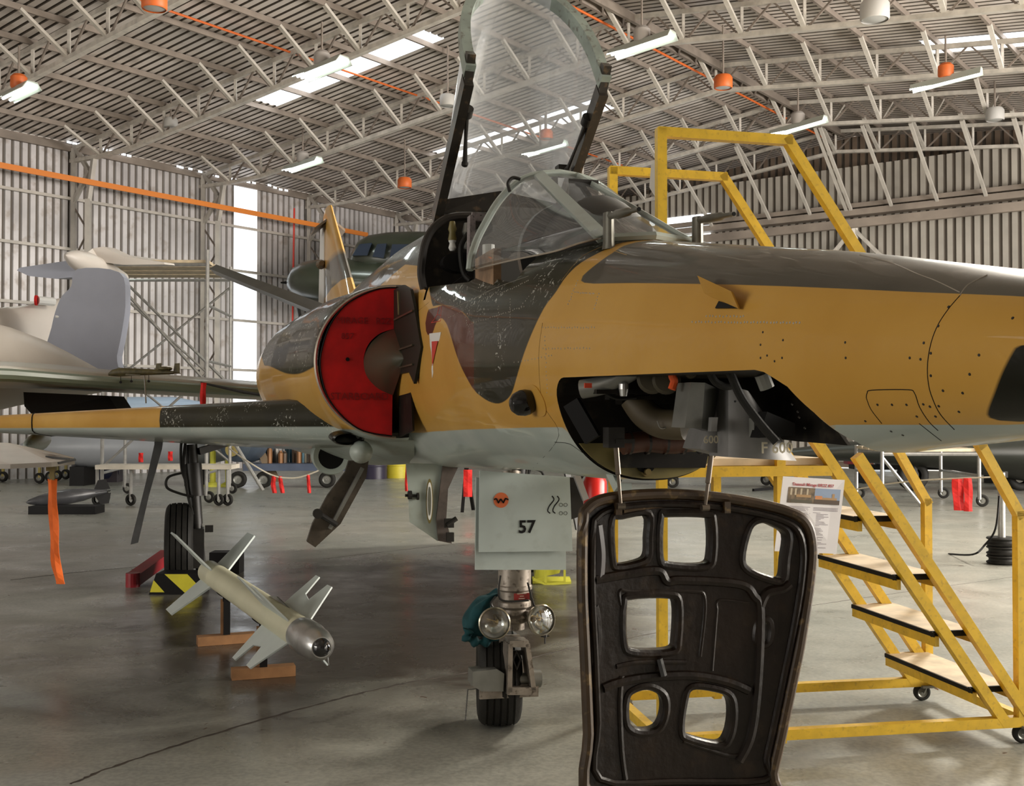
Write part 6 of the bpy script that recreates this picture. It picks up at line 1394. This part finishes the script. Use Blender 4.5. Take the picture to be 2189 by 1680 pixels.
# ---- model aircraft on a pole
ma = root('model_aircraft', P(306, 795, 12.2), 'small camouflaged twin-engined model aeroplane on a thin stand above the wing', 'model')
MY = 12.2
MG_ = mat('model_green', (.10, .085, .035), .5, 0, .45, 22)
m = MB(); rings = [ringpx(x, a, b, MY, w_ * 1.35, 14) for x, a, b, w_ in ((232, 797, 803, .008), (240, 790, 804, .02), (255, 786, 805, .027), (290, 787, 803, .027), (340, 790, 801, .02), (372, 793, 800, .01))]; m.loft(rings); ob('fuselage', m, MG_, ma, smooth=True)
m = MB(); m.prism([P(268, 802, MY - .4), P(300, 804, MY - .4), P(300, 800, MY + .4), P(272, 798, MY + .4)], (0, 0, .008)); ob('wing', m, MG_, ma)
for x in (333, 372):
    m = MB(); m.prism([P(x - 2, 797, MY), P(x + 12, 797, MY), P(x + 12, 776, MY), P(x + 1, 777, MY)], (0, .008, 0)); ob('tail_fin', m, MG_, ma)
m = MB(); m.box(P(358, 797, MY), (.2, .3, .008)); ob('tailplane', m, MG_, ma)
for dy in (-.06, .06): m = MB(); m.lathe([(.012, -.05), (.022, -.03), (.020, .04), (.012, .06)], P(352, 788, MY) + Vector((0, dy, 0)), (1, 0, 0), 14); ob('engine_pod', m, MG_, ma, smooth=True)
m = MB(); m.lathe([(0, .012), (.016, .004), (.018, -.008)], P(254, 787, MY), (0, 0, 1), 14); ob('cockpit_glass', m, CLEAR, ma, smooth=True)
for x, yb in ((258, 817), (281, 815), (318, 815)): m = MB(); m.tube([P(x, 802, MY), P(x, yb, MY)], .003, 6); m.lathe([(.014, -.005), (.014, .005)], P(x, yb, MY), (0, 1, 0), 12); ob('model_gear', m, BLACK, ma)
m = MB(); m.tube([P(309, 802, MY), P(312, 862, MY)], .008, 8); m.tube([P(310, 842, MY), P(310, 842, MY + 1.2)], .012, 8); ob('stand_pole', m, STEEL, ma)
# ---- dark practice bomb on a cradle
q = G(150, 1097); bm_ = root('practice_bomb', q, 'slim dark bomb with tail fins lying on a low black cradle beyond the streamer', 'bomb')
a, b = P(54, 1074, q.y), P(228, 1050, q.y + .6); dd = b - a; L_ = dd.length; m = MB(); m.lathe([(0, 0), (.04, .06), (.08, .2), (.11, .4), (.12, L_ * .5), (.10, L_ * .7), (.05, L_ * .88), (.03, L_)], a, dd, 20); ob('bomb_body', m, mat('bomb_dark', (.07, .07, .075), .3, .3, .3, 6), bm_, smooth=True)
for k in range(4): 
    ax = dd.normalized(); s1_ = ax.orthogonal().normalized(); s2_ = ax.cross(s1_); d = s1_ * math.cos(k * PI / 2 + .8) + s2_ * math.sin(k * PI / 2 + .8); e = a + dd * .84
    m = MB(); m.prism([e + d * .04, e + ax * .25 + d * .03, e + ax * .2 + d * .19, e + ax * .08 + d * .19], d.cross(ax) * .01); ob('bomb_fin', m, BLACK, bm_)
m = MB(); m.box(Vector((q.x - .05, q.y, .06)), (1.0, .4, .12)); ob('cradle', m, BLACK, bm_)
# ---- dark transport aircraft nose behind the fin
TR = mat('transport_green', (.040, .046, .030), .3, 0, .25, .8, coat=.2)
YD = 30; da = root('transport_aircraft', Vector((P(760, 885, YD).x, YD, 0)), 'dark olive transport aircraft nose with cockpit windows, beyond the camouflaged fin', 'aircraft')
m = MB(); m.loft([ringpx(x, a, b, YD, w_, 28) for x, a, b, w_ in ((613, 600, 606, .03), (616, 590, 618, .2), (628, 572, 630, .45), (650, 560, 642, .65), (690, 554, 655, .9), (750, 552, 668, 1.1), (850, 548, 680, 1.3), (1000, 545, 690, 1.4), (1300, 540, 690, 1.5))]); ob('nose_fuselage', m, TR, da, smooth=True, angle=60)
m = MB(); m.loft([ringpx(x, a, b, YD, w_, 28) for x, a, b, w_ in ((748, 550, 600, .5), (768, 516, 600, .75), (790, 504, 610, .9), (830, 498, 620, 1.0), (880, 496, 620, 1.05), (1000, 498, 620, 1.1), (1200, 520, 620, 1.0))]); ob('cockpit_hood', m, TR, da, smooth=True, angle=60)
WD = mat('dark_window', (.02, .03, .05), .08)
for pl in ([(768, 522), (795, 519), (785, 546), (753, 546)], [(806, 522), (826, 520), (820, 552), (796, 548)], [(838, 522), (890, 522), (905, 560), (832, 556)]):
    m = MB(); m.prism([P(x, y, YD - (1.0 if pl[0][0] < 800 else 1.12)) for x, y in pl], (0, .25, 0)); ob('cockpit_window', m, WD, da)
m = MB(); m.tube([P(600, 604, YD), P(616, 604, YD)], [.02, .05], 8); ob('nose_probe', m, BLACK, da)
m = MB(); m.tube([P(640, 640, YD), Vector((P(700, 885, YD).x, YD, .6))], .12, 8); a_, b_ = MB(), MB(); wheel(a_, b_, (P(700, 885, YD).x, YD, .5), (0, 1, 0), .5, .3, 24, 2, .45); lg = ob('gear_leg', m, DARKM, da); ob('wheel', a_, RUBBER, lg, smooth=True)
# rotor blade, dark, slanting across
pa, pb = P(462, 575, 17), P(735, 680, 11.5); m = MB(); d = (pb - pa).normalized(); n_ = d.cross(Vector((0, 0, 1))).normalized()
m.loft([[p - n_ * w_, p + Vector((0, 0, .07)), p + n_ * w_, p - Vector((0, 0, .09))] for p, w_ in ((pa, .10), (pa.lerp(pb, .5), .13), (pb, .15))])
rb_ = root('rotor_blade', pb, 'long dark rotor blade slanting down behind the intake from the scaffold', 'blade'); ob('blade_spar', m, mat('blade_dark', (.05, .052, .04), .35, .2, .3, 2), rb_)
m = MB(); m.bar(pa.lerp(pb, .15) + Vector((0, -.1, -.02)), pa.lerp(pb, .9) + Vector((0, -.13, -.03)), .02, .02); ob('blade_strip', m, STEEL, rb_)
# ---- clutter on the floor at the back
def drum(px, py, r, h, m_, lbl):
    q = G(px, py); m = MB(); m.lathe([(0, 0), (r, 0), (r, h * .33), (r * 1.03, h * .34), (r, h * .36), (r, h * .66), (r * 1.03, h * .67), (r, h * .69), (r, h), (r * .95, h * .98), (0, h * .98)], q, (0, 0, 1), 22)
    tag(ob('oil_drum', m, m_, None, smooth=True, angle=30, loc=q), lbl, 'drum', 'drums beyond the air brake')
drum(800, 1023, .3, .85, mat('drum_dark', (.03, .025, .05), .4), 'dark violet drum beside the yellow one beyond the air brake'); drum(848, 1021, .3, .85, mat('drum_yellow', (.62, .52, .04), .45, 0, .15, 4), 'lime yellow drum beyond the air brake'); drum(824, 1016, .10, .8, WHITE, 'narrow white canister between the dark and yellow drums')
q = G(640, 1040); tl = root('engine_trailer', q, 'low slate blue trailer carrying a dark aero engine and parts under the wing', 'trailer'); BL = mat('slate_blue', (.07, .09, .14), .5, 0, .2, 3)
m = MB(); m.box(Vector((q.x + .1, q.y, .42)), (2.3, 1.0, .14)); ob('trailer_bed', m, BL, tl)
for x in (510, 565, 700):
    p = P(x, 885, q.y - .4); a_, b_ = MB(), MB(); wheel(a_, b_, (p.x, p.y, .17), (0, 1, 0), .17, .12, 22, 2, .5); w1 = ob('trailer_wheel', a_, RUBBER, tl, smooth=True); ob('wheel_hub', b_, GUNM, w1, smooth=True)
m = MB(); m.lathe([(.10, -.5), (.42, -.42), (.45, .0), (.38, .4), (.2, .5)], Vector((P(535, 885, q.y).x, q.y - .1, .95)), (.5, 1, 0), 24); en = ob('engine_casing', m, mat('engine_slate', (.10, .13, .17), .4, .4, .2, 3), tl, smooth=True)
m = MB(); m.lathe([(.14, -.02), (.14, .02), (.07, .03), (.05, -.02)], Vector((P(510, 885, q.y).x, q.y - .55, .78)), (.3, 1, 0), 20); ob('engine_pulley', m, mat('pulley_yellow', (.35, .27, .08), .5), en)
m = MB(); m.prism([P(540, 940, q.y - .2), P(552, 940, q.y - .2), P(600, 1030, q.y - .2), P(575, 1030, q.y - .2)], (0, .1, 0)); ob('lifting_arm', m, mat('arm_tan', (.22, .16, .10), .6), tl)
cols = [(.08, .18, .24), (.30, .22, .08), (.10, .07, .05), (.35, .33, .3), (.12, .08, .05), (.05, .14, .2), (.25, .12, .05), (.4, .36, .28)]
for i in range(34):
    x = 575 + (i % 17) * 8 + R.uniform(-2, 2); h = R.uniform(.2, .5); p = P(x, 885, q.y + .1 + R.uniform(-.3, .3)); c_ = cols[R.randrange(8)]; z0 = .49 if i < 17 else .95
    m = MB(); m.lathe([(0, 0), (.05, 0), (.055, h * .8), (.03, h * .9), (.03, h), (0, h)], Vector((p.x, p.y, z0)), (0, 0, 1), 8); ob('engine_fitting', m, mat('fit%d' % cols.index(c_), c_, .4, .3), tl, smooth=True)
m = MB(); m.box(Vector((P(640, 885, q.y).x, q.y + .1, .93)), (1.3, .6, .03)); m.box(Vector((P(640, 885, q.y).x, q.y + .25, 1.35)), (1.4, .5, .25)); ob('parts_rack', m, mat('rack_dark', (.03, .022, .018), .5, .3, .4, 12), tl)
# carts on the left
def cart(px, py, L_, w_, h, m_, lbl, m2=None, grp='carts at the back', rz=0, name='trolley'):
    q = G(px, py); o = root(name, q, lbl, 'trolley', grp); m = MB()
    m.box((q.x, q.y, h), (L_, w_, .08)); ob('deck', m, m_, o)
    for sx in (-1, 1):
        for sy in (-1, 1):
            c = Vector((q.x + sx * L_ * .4, q.y + sy * w_ * .4, .12)); a_, b_ = MB(), MB(); wheel(a_, b_, c, (.2, 1, 0), .12, .07, 20, 1, .5); w1 = ob('trolley_wheel', a_, RUBBER, o, smooth=True); ob('wheel_hub', b_, GUNM, w1, smooth=True)
            m = MB(); m.bar(c, Vector((c.x, c.y, h)), .05); ob('trolley_leg', m, m2 or m_, o)
    return o
cart(45, 1032, 1.3, .7, .75, mat('old_yellow', (.33, .26, .05), .5, 0, .3, 4), 'old yellow wheeled cradle under the pale wing tip')
cart(158, 1026, .7, .6, .95, MATS['old_yellow'], 'old yellow wheeled frame behind the orange streamer')
cart(1540, 1040, 2.6, 1.0, .42, mat('trolley_olive', (.22, .19, .10), .5, 0, .2, 3), 'long olive flat trolley behind the legs of the yellow stairs')
cart(1375, 1034, 1.5, .7, .5, MATS['trolley_olive'], 'short olive trolley seen between the belly and the bay door')
m = MB(); q = G(1610, 1052); m.bar(q + Vector((0, 0, .04)), G(1700, 1046) + Vector((0, 0, .06)), .05); tag(ob('tow_bar', m, BLACK, None, loc=q), 'black tow bar on the floor beyond the stairs post', 'bar')
q = G(215, 1030); bx = root('wrapped_bundle', q, 'navy wrapped bundle on the floor behind the grey wing, near the scaffold foot', 'bundle'); m = MB(); m.lathe([(.05, -.5), (.22, -.4), (.24, .2), (.12, .4)], q + Vector((0, 0, .25)), (1, .2, 0), 16); ob('bundle_wrap', m, mat('navy', (.02, .022, .05), .3), bx, smooth=True)
q = G(165, 1035); pn_ = root('equipment_cabinet', q + Vector((.1, .9, 0)), 'dark equipment cabinet standing behind the yellow frames at the left', 'cabinet'); m = MB(); m.box(q + Vector((.1, .9, .75)), (1.0, .4, 1.5)); ob('cabinet_body', m, mat('cabinet_dark', (.06, .05, .06), .5, 0, .3, 3), pn_); m = MB(); m.box(q + Vector((.1, .68, .9)), (.4, .02, .9)); ob('cabinet_door', m, mat('cabinet_pale', (.3, .28, .3), .4), pn_)
q = G(300, 1036); ft = root('fuel_tank', q, 'long blue grey drop tank lying behind the scaffold tower', 'tank'); m = MB(); m.lathe([(0, -2.6), (.2, -2.2), (.42, -1.2), (.45, 0), (.42, 1.2), (.2, 2.2), (0, 2.6)], q + Vector((0, 0, .8)), (1, .1, 0), 24); ob('tank_shell', m, mat('tank_blue', (.26, .27, .29), .35, 0, .1, 1), ft, smooth=True)
for dx_ in (-1.2, 1.2): m = MB(); m.box(q + Vector((dx_, 0, .2)), (.3, .8, .4)); ob('tank_saddle', m, BLACK, ft)
q = P(320, 870, 24); ft = root('fuel_tank', q, 'light blue tank showing above the near wing, behind the scaffold', 'tank'); m = MB(); m.lathe([(0, -1.3), (.15, -1.1), (.22, -.5), (.22, .5), (.1, 1.2), (0, 1.3)], q, (1, 0, 0), 20); ob('tank_shell', m, mat('tank_light', (.35, .45, .58), .35), ft, smooth=True)
# dark aircraft at the right behind the stairs
DK = mat('hull_black_green', (.022, .024, .018), .4, 0, .3, .8)
q = G(2150, 1040); dh = root('dark_aircraft', q, 'nearly black aircraft hull standing behind the wheeled frame at the right', 'aircraft'); YQ = 22
m = MB(); m.loft([ringpx(x, a, b, YQ, w_) for x, a, b, w_ in ((1640, 965, 985, .2), (1800, 945, 985, .5), (2000, 930, 1000, .8), (2200, 905, 1030, 1.1), (2600, 890, 1040, 1.2))]); ob('hull', m, DK, dh, smooth=True, angle=60)
for x in (1950, 2180): m = MB(); p = P(x, 885, YQ); m.tube([Vector((p.x, p.y, .3)), Vector((p.x, p.y, .8))], .1, 8); a_, b_ = MB(), MB(); wheel(a_, b_, (p.x, p.y, .3), (0, 1, 0), .3, .2, 20, 2, .5); lg = ob('gear_leg', m, DARKM, dh); ob('wheel', a_, RUBBER, lg, smooth=True)
q = G(1980, 1032); rk = root('parts_bench', q, 'low dark bench with red and navy boxes behind the wheeled frame', 'bench'); m = MB(); m.box(q + Vector((0, 0, .35)), (3.2, .6, .10)); ob('bench_top', m, BLACK, rk)
for i, (x, c_) in enumerate(((1820, (.25, .02, .03)), (1850, (.4, .15, .1)), (1885, (.02, .02, .06)), (1925, (.03, .03, .08)), (1985, (.30, .07, .03)), (2020, (.05, .03, .02)))):
    p = P(x, 885, q.y); m = MB(); m.box(Vector((p.x, p.y, .56)), (.26, .3, .30)); ob('bench_box', m, mat('bx%d' % i, c_, .5), rk)
for x in (-1.4, 1.4): m = MB(); m.box(q + Vector((x, 0, .16)), (.08, .5, .32)); ob('bench_leg', m, BLACK, rk)
# grey placard on the inner side of the stair rail
m = MB(); m.prism([P(1392, 352, 5.2), P(1412, 338, 5.2), P(1413, 402, 5.2), P(1400, 420, 5.2), P(1388, 400, 5.2)], (0, .004, 0)); tag(ob('placard', m, mat('placard_grey', (.5, .5, .5), .5), None, loc=P(1400, 380, 5.2)), 'small grey plate hung beside the yellow upright of the stairs', 'plate')
